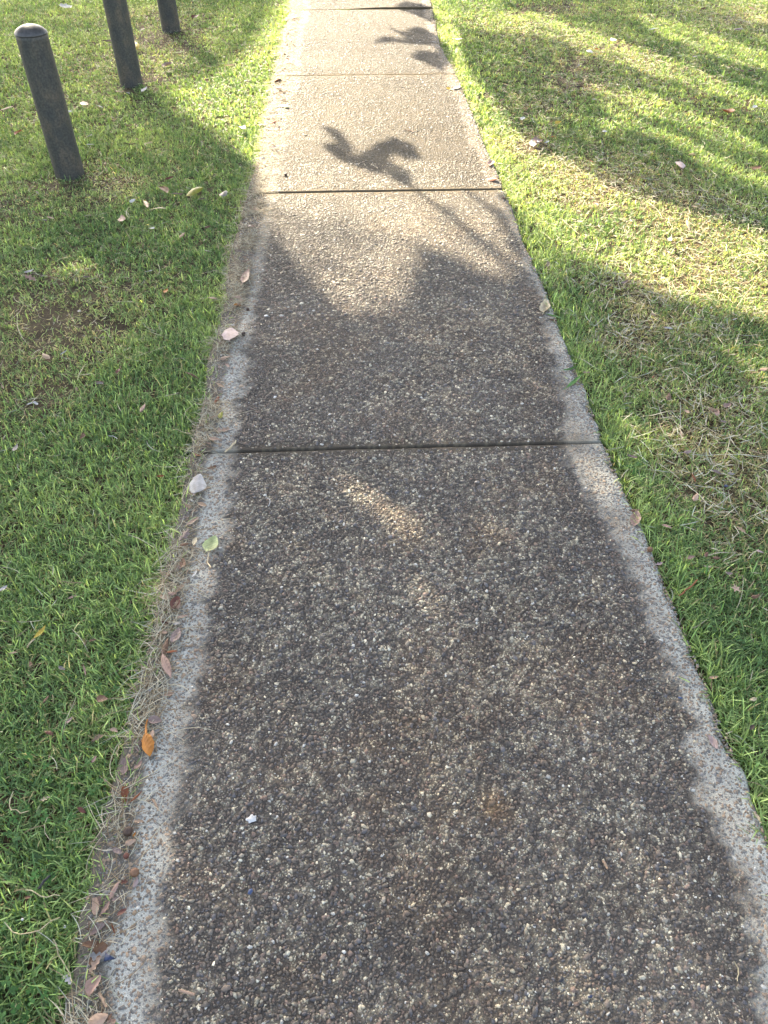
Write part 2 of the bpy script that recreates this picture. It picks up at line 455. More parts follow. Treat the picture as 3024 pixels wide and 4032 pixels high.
def chips(t0, t1, cell, keep=1.0, fleck=False):
    nt = int((t1 - t0) / cell)
    nsx = int(1.70 / cell)
    tt, ss = np.meshgrid(np.arange(nt), np.arange(nsx), indexing='ij')
    t = t0 + (tt.ravel() + rng.uniform(-.15, 1.15, nt * nsx)) * cell
    s = -0.78 + (ss.ravel() + rng.uniform(-.15, 1.15, nt * nsx)) * cell
    ok = (s > GRASS_L(t) - 0.01) & (s < GRASS_R(t) - 0.010)
    jd = joint_dist(t)
    ok &= jd > 0.011
    ok &= rng.random(len(t)) < np.where(jd < 0.03, 0.45, 1)
    t, s = t[ok], s[ok]
    _, g = path_colours(s, t)
    gm = grime(s, t)
    worn = worn_f(s, t)
    if fleck:
        k = rng.random(len(t)) < np.clip(worn * 1.25, 0, 1) * gm * keep
    else:
        k = rng.random(len(t)) < (0.80 + 0.16 * gm - 0.38 * worn * gm) * keep
    t, s, gm, g, worn = t[k], s[k], gm[k], g[k], worn[k]
    n = len(t)
    gm = np.clip((gm - 0.5) * 2.2 + 0.5 + rng.normal(0, 0.28, n), 0, 1)
    r = cell * np.clip(rng.lognormal(-0.62, 0.36, n), 0.26, 1.35)
    if fleck: r *= rng.uniform(0.65, 1.15, n)
    el = rng.uniform(1.0, 1.9, n)
    az = rng.uniform(0, 2 * np.pi, n)
    K = 5
    an = (np.arange(K) / K * 2 * np.pi)[None] + rng.uniform(-.35, .35, (n, K))
    rad = r[:, None] * rng.uniform(0.72, 1.15, (n, K))
    px, py = rad * np.cos(an) * np.sqrt(el)[:, None], rad * np.sin(an) / np.sqrt(el)[:, None]
    ca, sa = np.cos(az)[:, None], np.sin(az)[:, None]
    dx, dy = px * ca - py * sa, px * sa + py * ca
    hgt = r * rng.uniform(0.10, 0.45, n) * (0.30 + 0.70 * gm) * (1 - 0.6 * sstep(2.2, 4, t))
    tilt = rng.normal(0, 0.17, (n, 2)) * ((0.3 + 0.7 * gm) * (1 - 0.65 * sstep(2.2, 4, t)))[:, None]
    X, Y = world_xy(s, t)
    ring0 = np.stack([X[:, None] + dx, Y[:, None] + dy, np.repeat((lift(s, t) - 0.002)[:, None], K, 1)], -1)
    f = rng.uniform(0.70, 0.95, (n, 1))
    ring1 = np.stack([X[:, None] + dx * f, Y[:, None] + dy * f,
                      0.0006 + lift(s, t)[:, None] + hgt[:, None] + tilt[:, :1] * dx + tilt[:, 1:] * dy], -1)
    v = np.concatenate([ring0, ring1], 1).reshape(-1, 3)
    b = (np.arange(n) * 2 * K)[:, None]
    a = np.arange(K)[None]
    a2 = (np.arange(K) + 1) % K
    q = np.stack([b + a, b + a2, b + a2 + K, b + a + K], -1).reshape(-1, 4)
    top = b + K + a
    # colours
    pick = rng.random(n)
    dk = np.where((pick < 0.50)[:, None], [0.071, 0.060, 0.048], np.where((pick < 0.72)[:, None], [0.094, 0.073, 0.056],
         np.where((pick < 0.86)[:, None], [0.064, 0.060, 0.060], np.where((pick < 0.95)[:, None], [0.115, 0.080, 0.060], [0.15, 0.13, 0.10]))))
    pk = np.where((pick < 0.35)[:, None], [0.135, 0.125, 0.112], np.where((pick < 0.65)[:, None], [0.15, 0.112, 0.08],
         np.where((pick < 0.85)[:, None], [0.105, 0.10, 0.09], [0.19, 0.14, 0.095])))
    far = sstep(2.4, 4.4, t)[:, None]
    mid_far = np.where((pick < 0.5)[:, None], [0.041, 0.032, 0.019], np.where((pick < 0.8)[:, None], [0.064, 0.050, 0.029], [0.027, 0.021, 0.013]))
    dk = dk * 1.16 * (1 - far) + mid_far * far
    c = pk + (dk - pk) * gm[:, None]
    c *= rng.lognormal(0, 0.15, (n, 1)) * (1 + 0.30 * worn[:, None] * (1 - far))
    if fleck:
        hgt_c = np.array([0.27, 0.235, 0.165]) * rng.lognormal(0, 0.35, (n, 1))
        c = np.where(rng.random((n, 1)) < 0.3, hgt_c * [0.95, 1.02, 1.12], hgt_c)
    tone, rust = stain(s, t)
    c = c * (1 + (tone[:, None] - 1) * gm[:, None]) * (1 + (WARM - 1) * (rust * (0.3 + 0.7 * gm))[:, None])
    wq = rng.random(n) < 0.010
    c[wq] = np.array([0.42, 0.40, 0.35]) * rng.uniform(0.6, 1.1, (wq.sum(), 1))
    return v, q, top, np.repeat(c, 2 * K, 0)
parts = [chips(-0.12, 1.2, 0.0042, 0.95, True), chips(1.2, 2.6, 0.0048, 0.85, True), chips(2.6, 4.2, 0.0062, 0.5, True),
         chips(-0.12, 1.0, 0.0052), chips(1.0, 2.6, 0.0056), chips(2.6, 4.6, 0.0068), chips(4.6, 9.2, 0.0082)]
mi = [np.zeros(len(PQ))]
quads, tops = [PQ], []
for v, q, top, c in parts:
    b0 = len(PV)
    PV = np.concatenate([PV, v])
    PC = np.concatenate([PC, c])
    quads.append(q + b0)
    mi.append(np.ones(len(q)))
    tops.append(top + b0)
mi += [np.ones(len(x)) for x in tops]
tag(mesh_np('path', PV, quads + tops, PC, [M_SLAB, M_CHIP], np.concatenate(mi)), kind='structure')

# ------------------------------------------------------------------ bollards
def lathe(name, prof, mat, parent, seg=56, smooth=True):
    prof = np.array(prof)
    a = np.arange(seg) / seg * 2 * np.pi
    v = np.stack([prof[:, 0][:, None] * np.cos(a), prof[:, 0][:, None] * np.sin(a), np.repeat(prof[:, 1][:, None], seg, 1)], -1)
    I = np.arange(len(prof) * seg).reshape(len(prof), seg)
    J = np.roll(I, -1, 1)
    q = np.stack([I[:-1], J[:-1], J[1:], I[1:]], -1).reshape(-1, 4)
    return mesh_np(name, v.reshape(-1, 3), [q], mats=[mat], smooth=smooth, parent=parent)
BOLLARDS = [(-1.640, 4.115, 'domed dark bollard standing nearest the camera with its whole cap in view'),
            (-1.692, 5.706, 'dark bollard second from the camera in the lawn row with its top out of frame'),
            (-1.722, 7.190, 'farthest dark bollard of the lawn row, only its foot showing')]
proto = None
for x, y, lab in BOLLARDS:
    if proto is None:
        r = empty('bollard', (x, y, 0))
        post = lathe('post', [(0.072, -0.08), (0.0735, 0.0), (0.0728, 0.2), (0.0732, 0.45), (0.0725, 0.600), (0.0725, 0.613), (0.069, 0.616)], M_POST, r)
        lathe('cap', [(0.0700, 0.6155), (0.0738, 0.6162), (0.0748, 0.6185), (0.0742, 0.6205), (0.0715, 0.6265), (0.062, 0.6360), (0.050, 0.6440), (0.036, 0.6500), (0.020, 0.6540), (0.008, 0.6552), (0.0, 0.6553)], M_CAP, r)
        proto = r
    else:
        r = proto.copy()
        COL.objects.link(r)
        r.location = (x, y, 0)
        for ch in list(proto.children):
            c = ch.copy()
            COL.objects.link(c)
            c.parent = r
        r.rotation_euler.z = rng.uniform(1, 5)
    tag(r, lab, 'bollard', 'row of dark bollards on the left lawn')

# ------------------------------------------------------------------ grass
def blob(x, y, pxs):
    """soft patches given as (photo x, photo y, radius in m, strength)"""
    out = np.zeros(np.shape(x))
    wx = x + 0.25 * (fbm(x, y, 0.22, 61) - 0.5)
    wy = y + 0.35 * (fbm(x, y, 0.22, 67) - 0.5)
    for a, b, r, k in pxs:
        X, Y = ground(a, b)
        out = np.maximum(out, k * np.exp(-((wx - X) ** 2 + ((wy - Y) / 1.25) ** 2) / (r * r)))
    return out
BARE = [(170, 1220, .30, .9), (330, 1330, .10, .8), (130, 1550, .13, .8), (20, 1420, .2, .6), (250, 720, .20, .7), (320, 640, .12, .9), (30, 800, .2, .6),
        (540, 300, .22, .9), (640, 135, .35, .9), (720, 160, .25, .7), (560, 430, .16, .4), (330, 1420, .08, .7), (380, 700, .10, .5),
        (2120, 570, .09, .9), (2160, 20, .3, .8), (2230, 300, .2, .4), (2700, 970, .08, .5), (2290, 230, .25, .4), (2060, 30, .2, .7), (450, 330, .15, .5)]
DRY = [(440, 720, .14, .75), (500, 230, .4, .45), (620, 50, .4, .5), (250, 1300, .25, .5), (2420, 700, .30, .8), (2600, 750, .28, .6), (2480, 1130, .20, .85), (2560, 1220, .22, .8), (2700, 1280, .3, .6),
       (2450, 1280, .16, .8), (2650, 1480, .16, .65), (2850, 1620, .26, .85), (2900, 1780, .24, .9), (2820, 1900, .16, .7), (2780, 1000, .35, .5), (2750, 820, .35, .5), (2110, 570, .22, .7), (2100, 400, .25, .5), (2300, 330, .3, .5), (2950, 1150, .4, .45),
       (2960, 2050, .2, .5), (2250, 640, .25, .6), (2200, 160, .5, .4), (2500, 250, .6, .35), (2900, 60, .6, .5)]
def tz(x, y):
    return soil_z(x, y)
def blades(n, x, y, hmul, wid, col, lean_mid, lean_tip, segs=2, z0=None):
    az = rng.uniform(0, 2 * np.pi, n)
    h = hmul
    z0 = tz(x, y) if z0 is None else z0
    ux, uy = np.cos(az), np.sin(az)
    wx, wy = -uy, ux
    tw = rng.normal(0, 0.5, n)
    def pt(l, base, lean):
        return base[0] + l * np.sin(lean) * ux, base[1] + l * np.sin(lean) * uy, base[2] + l * np.cos(lean)
    p0 = (x, y, z0)
    p1 = pt(h * 0.5, p0, lean_mid)
    vs = []
    def pair(p, w, k):
        a = tw * k
        ox, oy, oz = wx * np.cos(a) * w, wy * np.cos(a) * w, np.sin(a) * w
        return np.stack([p[0] - ox, p[1] - oy, p[2] - oz], -1), np.stack([p[0] + ox, p[1] + oy, p[2] + oz], -1)
    if segs == 3:
        p2 = pt(h * 0.3, p1, (lean_mid + lean_tip) / 2)
        p3 = pt(h * 0.25, p2, lean_tip)
        a, b = pair(p0, wid * 0.35, 0)
        c, d = pair(p1, wid * 0.5, .5)
        e, f = pair(p2, wid * 0.42, 1)
        v = np.stack([a, b, c, d, e, f, np.stack(p3, -1)], 1).reshape(-1, 3)
        k = (np.arange(n) * 7)[:, None]
        q = np.concatenate([k + [0, 1, 3, 2], k + [2, 3, 5, 4]])
        tr = k + [4, 5, 6]
        return v, q, tr, np.repeat(col, 7, 0)
    p2 = pt(h * 0.5, p1, lean_tip)
    a, b = pair(p0, wid * 0.4, 0)
    c, d = pair(p1, wid * 0.5, .8)
    v = np.stack([a, b, c, d, np.stack(p2, -1)], 1).reshape(-1, 3)
    k = (np.arange(n) * 5)[:, None]
    return v, k + [0, 1, 3, 2], k + [2, 3, 4], np.repeat(col, 5, 0)

def grass_zone(side, y0, y1, x0, x1, dens, hmean, wid, segs):
    n = int(abs(x1 - x0) * (y1 - y0) * dens)
    # tufts: several blades from one crown
    nt = n // 5
    cx, cy = rng.uniform(x0, x1, nt), rng.uniform(y0, y1, nt)
    x = np.repeat(cx, 5) + rng.normal(0, 0.006, nt * 5)
    y = np.repeat(cy, 5) + rng.normal(0, 0.006, nt * 5)
    tc = np.repeat(rng.random(nt), 5)
    t = x * D[0] + y * D[1]
    s = x * N[0] + y * N[1]
    wob = 0.022 * (fbm(x, y, 0.06, 71) - 0.5)
    d = (GRASS_L(t) - s + 0.014 if side < 0 else s - GRASS_R(t) + 0.008) + wob * (1.5 if side < 0 else 2.0)
    bare = blob(x, y, BARE)
    dry = np.clip(blob(x, y, DRY) + (0.25 if side > 0 else 0.12) * sstep(0.5, 0.75, fbm(x, y, 0.5, 73)), 0, 1)
    thin = sstep(0.60, 0.78, fbm(x, y, 0.16, 75)) * 0.45
    keep = (d > 0.004) & (rng.random(len(x)) > np.clip(bare * 0.93 + thin + 0.25 * dry, 0, .95))
    # nothing grows inside a post
    for bx, by, _ in BOLLARDS:
        keep &= (x - bx) ** 2 + (y - by) ** 2 > 0.078 ** 2
    # only what could be seen, with room to step aside
    keep &= np.abs(x) < 1.35 + 0.62 * (y + 0.6)
    x, y, t, s, d, bare, dry, tc = (a[keep] for a in (x, y, t, s, d, bare, dry, tc))
    n = len(x)
    lush = np.exp(-(d / 0.13) ** 2) * (1.0 if side > 0 else 0.55)
    f = fbm(x, y, 0.35, 77)
    deep = np.array([0.092, 0.168, 0.066])
    mid = np.array([0.205, 0.300, 0.110])
    lime = np.array([0.37, 0.46, 0.18])
    straw = np.array([0.42, 0.38, 0.20])
    tan = np.array([0.27, 0.215, 0.115])
    w = np.clip(0.30 + 0.9 * (f - 0.5) + 0.55 * (tc - 0.5) + rng.normal(0, 0.18, n) + 0.35 * lush + 0.2 * dry, 0, 1)[:, None]
    w2 = np.clip(w * 2, 0, 1)
    w3 = np.clip(w * 2 - 1, 0, 1)
    c = deep + (mid - deep) * w2 + (lime - mid) * w3
    pdry = np.clip(0.09 + 0.70 * dry + 0.10 * bare - 0.04 * lush, 0.015, 0.8)
    isd = rng.random(n) < pdry
    st_ = straw + (tan - straw) * (rng.random((n, 1)) ** 1.6)
    c = np.where(isd[:, None], st_, c)
    c = c * rng.lognormal(0, 0.30, (n, 1))
    h = hmean * rng.lognormal(-0.22, 0.30, n) * (1 - 0.35 * dry) * (1 + 0.55 * lush) * (1 - 0.3 * bare)
    lm = np.abs(rng.normal(0.72, 0.36, n)) + 0.35 * isd
    lt = lm + np.abs(rng.normal(0.45, 0.35, n)) + 0.2 * isd
    lm, lt = np.clip(lm, 0, 1.45), np.clip(lt, 0, 1.9)
    return blades(n, x, y, h, wid * rng.uniform(0.65, 1.25, n), c, lm, lt, segs)
def build_blades(name, chunks, mat):
    V, Q, T_, C = [], [], [], []
    b = 0
    for v, q, t, c in chunks:
        V.append(v); Q.append(q + b); T_.append(t + b); C.append(c)
        b += len(v)
    return mesh_np(name, np.concatenate(V), Q + T_, np.concatenate(C), [mat])
L = [grass_zone(-1, -0.3, 1.4, -2.6, -0.35, 48000, 0.034, 0.0027, 3),
     grass_zone(-1, 1.4, 2.8, -3.4, -0.4, 38000, 0.032, 0.0028, 3),
     grass_zone(-1, 2.8, 4.8, -4.6, -0.4, 26000, 0.030, 0.0035, 2),
     grass_zone(-1, 4.8, 9.2, -6.2, -0.5, 14000, 0.030, 0.0048, 2)]
tag(build_blades('grass', L, M_GRASS), 'short green mown grass of the lawn left of the path', 'grass', kind='stuff')
R = [grass_zone(1, -0.3, 1.4, 0.5, 2.6, 48000, 0.034, 0.0027, 3),
     grass_zone(1, 1.4, 2.8, 0.5, 3.4, 38000, 0.032, 0.0028, 3),
     grass_zone(1, 2.8, 4.8, 0.4, 4.6, 26000, 0.030, 0.0035, 2),
     grass_zone(1, 4.8, 9.2, 0.3, 6.2, 14000, 0.030, 0.0048, 2)]
tag(build_blades('grass', R, M_GRASS), 'green and straw mottled grass of the lawn right of the path', 'grass', kind='stuff')

# ------------------------------------------------------------------ loose straw and clippings
def strands(x, y, z, length, wid, col, curl):
    n = len(x)
    K = 6
    az = rng.uniform(0, 2 * np.pi, n)
    cv = rng.normal(0, 1, n) * curl
    P = np.zeros((n, K, 3))
    P[:, 0] = np.stack([x, y, z], -1)
    slope = rng.normal(0, 0.13, n)
    dirs = []
    for k in range(1, K):
        a = az + cv * k / K
        dirs.append(a)
        stp = length / (K - 1)
        P[:, k] = P[:, k - 1] + np.stack([np.cos(a) * stp, np.sin(a) * stp, stp * slope * math.cos(k * 1.4)], -1)
    dirs = np.stack([dirs[0]] + dirs, 1)
    w = wid[:, None] * np.array([.5, .9, 1, 1, .8, .3])[None] * 0.5
    off = np.stack([-np.sin(dirs) * w, np.cos(dirs) * w, w * 0.5 * np.sin(np.arange(K) * 2.0)[None]], -1)
    v = np.stack([P - off, P + off], 2).reshape(-1, 3)
    k = (np.arange(n) * 2 * K)[:, None, None] + (np.arange(K - 1) * 2)[None, :, None]
    q = (k + np.array([0, 1, 3, 2])).reshape(-1, 4)
    return v, q, np.zeros((0, 3), int), np.repeat(col, 2 * K, 0)
def straw_col(n, pale=0.5):
    a, b, c = np.array([0.40, 0.355, 0.255]), np.array([0.22, 0.165, 0.10]), np.array([0.33, 0.33, 0.26])
    r = rng.random((n, 1))
    p = rng.random((n, 1))
    return np.where(p < pale, a, np.where(p < 0.8, b, c)) * (0.65 + 0.6 * r)
def scatter(n, fn, x0, x1, y0, y1):
    x, y = rng.uniform(x0, x1, n), rng.uniform(y0, y1, n)
    k = rng.random(n) < fn(x, y)
    return x[k], y[k]
def f_edge(x, y):
    t, s = x * D[0] + y * D[1], x * N[0] + y * N[1]
    gl, cl = GRASS_L(t), CLEAN_L(t)
    u = (s - gl) / np.maximum(cl - gl, 0.015)
    return np.where((u > -0.35) & (u < 1.4), np.where(u < 0.7, 1, 0.25 * np.exp(-(u - .7) * 4)), 0) * sstep(0.30, 0.62, fbm(x, y, 0.09, 81))
x, y = scatter(190000, f_edge, -1.0, -0.35, -0.1, 8.6)
n = len(x)
ln = rng.lognormal(-3.25, 0.5, n)
ch = [strands(x, y, 0.003 + rng.random(n) * 0.012, ln, rng.uniform(0.0007, 0.0016, n) * (1 + 0.12 * y), 0.95 * straw_col(n, 0.4), 0.8)]
o = build_blades('dry_grass_litter', ch, M_STRAW)
tag(o, 'band of pale dry grass clippings along the left edge of the path', 'dry grass', kind='stuff')
def f_right(x, y):
    t, s = x * D[0] + y * D[1], x * N[0] + y * N[1]
    d = s - GRASS_R(t)
    return np.where(d > 0.02, 0.05 + 0.9 * blob(x, y, DRY), 0)
x, y = scatter(70000, f_right, 0.4, 4.2, 0.2, 8.4)
n = len(x)
ch = [strands(x, y, -0.012 + rng.random(n) * 0.020, rng.lognormal(-3.05, 0.5, n), rng.uniform(0.0010, 0.0021, n) * (1 + 0.12 * y), 1.15 * straw_col(n, 0.6), 0.6)]
def f_redge(x, y):
    t, s = x * D[0] + y * D[1], x * N[0] + y * N[1]
    d = s - GRASS_R(t)
    return np.where((d > -0.05) & (d < 0.012), np.exp(-np.abs(d) / 0.018), 0) * (0.12 + 0.8 * sstep(3.2, 4.6, y))
x, y = scatter(26000, f_redge, 0.3, 1.0, 0.0, 8.4)
n = len(x)
ch.append(strands(x, y, 0.003 + rng.random(n) * 0.008, rng.lognormal(-3.3, 0.5, n), rng.uniform(0.0009, 0.0018, n) * (1 + 0.15 * y), straw_col(n, 0.55), 1.3))
tag(build_blades('dry_grass_litter', ch, M_STRAW), 'loose straw thatch lying over the lawn right of the path', 'dry grass', kind='stuff')
def f_left(x, y):
    t, s = x * D[0] + y * D[1], x * N[0] + y * N[1]
    d = GRASS_L(t) - s
    return np.where(d > 0.0, 0.10 + 0.7 * blob(x, y, DRY) + 0.35 * blob(x, y, BARE), 0)
x, y = scatter(22000, f_left, -4.5, -0.4, 0.0, 8.4)
n = len(x)
ch = [strands(x, y, 0.000 + rng.random(n) * 0.016, rng.lognormal(-3.0, 0.55, n), rng.uniform(0.0009, 0.0018, n) * (1 + 0.12 * y), straw_col(n, 0.5), 0.9)]
tag(build_blades('dry_grass_litter', ch, M_STRAW), 'scattered straw stems lying over the lawn left of the path', 'dry grass', kind='stuff')
# grass and moss in the far joint
x = []
y = []
tt = JOINTS[4] + rng.normal(0, 0.006, 1500)
ss = rng.uniform(-0.40, 0.12, 1500)
k = rng.random(1500) < sstep(0.35, 0.6, fbm(ss, tt * 0, 0.07, 91))
x, y = world_xy(ss[k], tt[k])
n = len(x)
c = np.array([0.13, 0.18, 0.04]) * rng.lognormal(0, 0.2, (n, 1))
tag(build_blades('joint_moss', [blades(n, x, y, np.full(n, 0.020), np.full(n, 0.005), c, rng.uniform(0, .6, n), rng.uniform(.3, 1.2, n), 2, np.full(n, -0.008))], M_GRASS),
    'yellow green moss growing in the farthest joint of the path', 'moss', kind='stuff')

# ------------------------------------------------------------------ clover
CL = [(230, 3090, .05), (400, 3140, .05), (150, 3190, .05), (80, 3830, .06), (40, 3980, .05), (150, 3440, .04), (516, 2620, .04), (440, 2735, .04), (300, 3060, .06), (2480, 1840, .05), (120, 3950, .05)]
V, F, C = [], [], []
b = 0
for cx, cy, rr in CL:
    X, Y = ground(cx, cy)
    for _ in range(9):
        px, py = X + rng.normal(0, rr * .6), Y + rng.normal(0, rr * .6)
        z = rng.uniform(-0.004, 0.010)
        a0 = rng.uniform(0, 6.28)
        R_ = rng.uniform(0.0045, 0.007)
        tilt = rng.normal(0, .25, 2)
        col = np.array([0.05, 0.125, 0.028]) * rng.lognormal(0, .2)
        for k in range(3):
            a = a0 + k * 2.094
            ca = np.array([math.cos(a), math.sin(a)])
            na = np.array([-ca[1], ca[0]])
            pts = [(0, 0), (.45, .42), (.85, .52), (1.1, .30), (1.0, 0), (1.1, -.30), (.85, -.52), (.45, -.42)]
            xy = np.array([ca * p * 1.25 * R_ + na * q * 1.25 * R_ for p, q in pts])
            zz = z + xy @ tilt + np.abs(np.array([q for _, q in pts])) * R_ * .35
            V.append(np.column_stack([px + xy[:, 0], py + xy[:, 1], zz]))
            F.append(np.arange(8)[None] + b)
            C.append(np.repeat(col[None], 8, 0))
            b += 8
tag(mesh_np('clover', np.concatenate(V), F, np.concatenate(C), [M_GRASS]), 'small dark clover leaves growing among the lawn grass', 'clover', kind='stuff')

# ------------------------------------------------------------------ fallen leaves and other small things, one by one
COLS = dict(tan=(.29, .20, .13), pinkbrown=(.25, .16, .125), mauve=(.18, .13, .115), brown=(.12, .063, .034), dark=(.045, .026, .017),
            orange=(.30, .115, .012), yellow=(.42, .31, .045), ygreen=(.15, .155, .006), pgreen=(.30, .34, .15), white=(.42, .42, .41), grey=(.15, .135, .12),
            cream=(.38, .315, .20), rust=(.20, .062, .02), pink=(.34, .255, .235), navy=(.014, .022, .055), char=(.017, .017, .019), green=(.06, .15, .025),
            straw=(.33, .28, .17), ashwhite=(.30, .285, .27), redbrown=(.10, .035, .022), blue=(.03, .05, .11), flesh=(.32, .22, .155))
CROP = dict(A=(0, 0), B=(1008, 0), C=(2016, 0), D=(0, 1008), E=(1008, 1008), F=(2016, 1008), G=(0, 2016), H=(1008, 2016), I=(2016, 2016), J=(0, 3024), K=(1008, 3024), L=(2016, 3024))

def leaf_mesh(name, kind, L_, mat, rs, stem=True):
    r = np.random.default_rng(rs)
    ws = dict(oval=.46, lance=.27, narrow=.15, broad=.66, oak=.52, star=.9, curl=.30, broken=.55)[kind]
    if kind == 'star':
        pts = []
        for k in range(10):
            rad = 0.5 if k % 2 == 0 else 0.2
            a = k / 10 * 2 * np.pi + r.normal(0, .1)
            pts.append((rad * math.cos(a) * r.uniform(.8, 1.1), rad * math.sin(a) * r.uniform(.8, 1.1), 0.10 * rad + r.normal(0, .02)))
        v = np.array([(0, 0, 0)] + pts) * L_
        v = np.concatenate([v, np.array([(-.45, -.01, 0), (-.45, .01, 0), (-.85, 0.06, -.02)]) * L_])
        f = [np.array([[0, k + 1, (k + 1) % 10 + 1] for k in range(10)] + [[11, 13, 12]])]
        return mesh_np(name, v, f, mats=[mat], smooth=False)
    nu, nv = 14, 7
    t = np.linspace(0, 1, nu)
    if kind in ('lance', 'narrow'):
        w = np.sin(np.pi * t ** 0.85) ** 0.9
    elif kind == 'broken':
        w = np.clip(np.sin(np.pi * np.clip(t * .8 + .08, 0, 1)), 0, 1) ** .6 * r.uniform(.7, 1.1, nu)
    else:
        w = np.sin(np.pi * t ** 0.8) ** 0.75
    wl, wr = w.copy(), w.copy()
    if kind == 'oak':
        wl *= 0.72 + 0.38 * np.sin(t * 19 + r.uniform(0, 6)); wr *= 0.72 + 0.38 * np.sin(t * 19 + r.uniform(0, 6))
    wl *= 1 + r.normal(0, .05, nu); wr *= 1 + r.normal(0, .05, nu)
    vv = np.linspace(-1, 1, nv)
    bend, fold = r.uniform(.15, .55), r.uniform(.1, .6)
    roll = 2.4 if kind == 'curl' else r.uniform(.2, .9)
    side = r.normal(0, .18)
    tw = r.normal(0, .5)
    P = np.zeros((nu, nv, 3))
    for i in range(nu):
        for j in range(nv):
            q = vv[j]
            half = ws * .5 * (wl[i] if q < 0 else wr[i])
            a = q * roll
            yy = half * (math.sin(a) / roll if abs(roll) > .01 else q)
            zz = half * ((1 - math.cos(a)) / roll) + fold * half * .35 * abs(q)
            b = tw * (t[i] - .5)
            y2, z2 = yy * math.cos(b) - zz * math.sin(b), yy * math.sin(b) + zz * math.cos(b)
            P[i, j] = (t[i] - .5, y2 + side * (t[i] - .5) ** 2, z2 + bend * .35 * (4 * (t[i] - .5) ** 2) * .5)
    P[..., 2] += 0.025 * (noise(P[..., 0], P[..., 1], .18, rs % 50) - .5)
    if r.random() < .35:
        P[..., 2] = 0.16 - P[..., 2]
    P[..., 2] -= P[..., 2].min()
    v = P.reshape(-1, 3) * L_
    I = np.arange(nu * nv).reshape(nu, nv)
    q = np.stack([I[:-1, :-1], I[1:, :-1], I[1:, 1:], I[:-1, 1:]], -1).reshape(-1, 4)
    if stem and kind != 'broken':
        b0 = len(v)
        base = P[0, nv // 2] * L_
        sw = 0.011 * L_
        sp = [base + np.array([-.30 * k * L_ * .5, .03 * k * k * L_, -.0 * k]) for k in (0, .5, 1)]
        v = np.concatenate([v] + [np.array([p + [0, -sw, 0], p + [0, sw, 0]]) for p in sp])
        q = np.concatenate([q, [[b0, b0 + 2, b0 + 3, b0 + 1], [b0 + 2, b0 + 4, b0 + 5, b0 + 3]]])
    return mesh_np(name, v, [q], mats=[mat], smooth=True)

def tube_mesh(name, pts, rads, mat, seg=7):
    pts = np.array(pts, float)
    m = len(pts)
    a = np.arange(seg) / seg * 2 * np.pi
    out = []
    for i in range(m):
        d = pts[min(i + 1, m - 1)] - pts[max(i - 1, 0)]
        d = d / np.linalg.norm(d)
        q = np.cross(d, [0.05, 0.02, 1]); q /= np.linalg.norm(q)
        w = np.cross(d, q)
        out.append(pts[i] + rads[i] * (np.cos(a)[:, None] * q + np.sin(a)[:, None] * w))
    I = np.arange(m * seg).reshape(m, seg)
    J = np.roll(I, -1, 1)
    q = np.stack([I[:-1], J[:-1], J[1:], I[1:]], -1).reshape(-1, 4)
    return mesh_np(name, np.concatenate(out), [q, I[:1], I[-1:, ::-1]], mats=[mat], smooth=True)
def twig_mesh(name, L_, mat, rs, rad=0.0022, wig=.10):
    r = np.random.default_rng(rs)
    x = np.linspace(-.5, .5, 7)
    y = wig * r.normal(0, 1) * (x * x * 2) + wig * .4 * r.normal(0, 1, 7) * .3
    z = 0.04 * np.abs(r.normal(0, 1, 7)) + rad / L_
    rr = rad * np.array([.8, 1, .9, 1.05, .9, .85, .7])
    return tube_mesh(name, np.stack([x, y, z], -1) * L_, rr, mat)
def nut_mesh(name, L_, mat, rs):
    r = np.random.default_rng(rs)
    prof = [(0.02, -.5), (.25, -.44), (.42, -.25), (.5, 0), (.46, .2), (.34, .38), (.2, .46), (.14, .5), (.08, .62), (.02, .64)]
    o = lathe(name, np.array(prof) * L_ * [1, .9] + [0, .45 * L_], mat, None, seg=16)
    o.rotation_euler = (r.uniform(-1, 1), r.uniform(-1, 1), 0)
    return o
def shard_mesh(name, L_, mat, rs, n=5, asp=.6, th=.10):
    r = np.random.default_rng(rs)
    a = np.sort(np.arange(n) / n * 2 * np.pi + r.uniform(-.3, .3, n))
    rad = r.uniform(.36, .56, n)
    x, y = rad * np.cos(a), rad * np.sin(a) * asp
    lo = np.stack([x, y, np.zeros(n)], -1)
    up = np.stack([x * .93, y * .93, th + .12 * x + .08 * y], -1)
    k = np.arange(n)
    k2 = (k + 1) % n
    return mesh_np(name, np.concatenate([lo, up]) * L_, [np.stack([k, k2, k2 + n, k + n], -1), (k + n)[None], k[::-1][None]], mats=[mat])
def splat_mesh(name, L_, mat, rs):
    r = np.random.default_rng(rs)
    n = 22
    a = np.arange(n) / n * 2 * np.pi
    rad = .30 + .2 * np.abs(np.sin(a * 2.5 + 1)) * r.uniform(.3, 1.2, n)
    v = np.concatenate([[[0, 0, .06]], np.stack([rad * .7 * np.cos(a), rad * .55 * np.sin(a), np.full(n, .05)], -1), np.stack([rad * np.cos(a), rad * .8 * np.sin(a), np.full(n, -.02)], -1)]) * L_
    k = np.arange(n)
    k2 = (k + 1) % n
    return mesh_np(name, v, [np.stack([k * 0, k + 1, k2 + 1], -1), np.stack([k + 1, k + 1 + n, k2 + 1 + n, k2 + 1], -1)], mats=[mat], smooth=True)

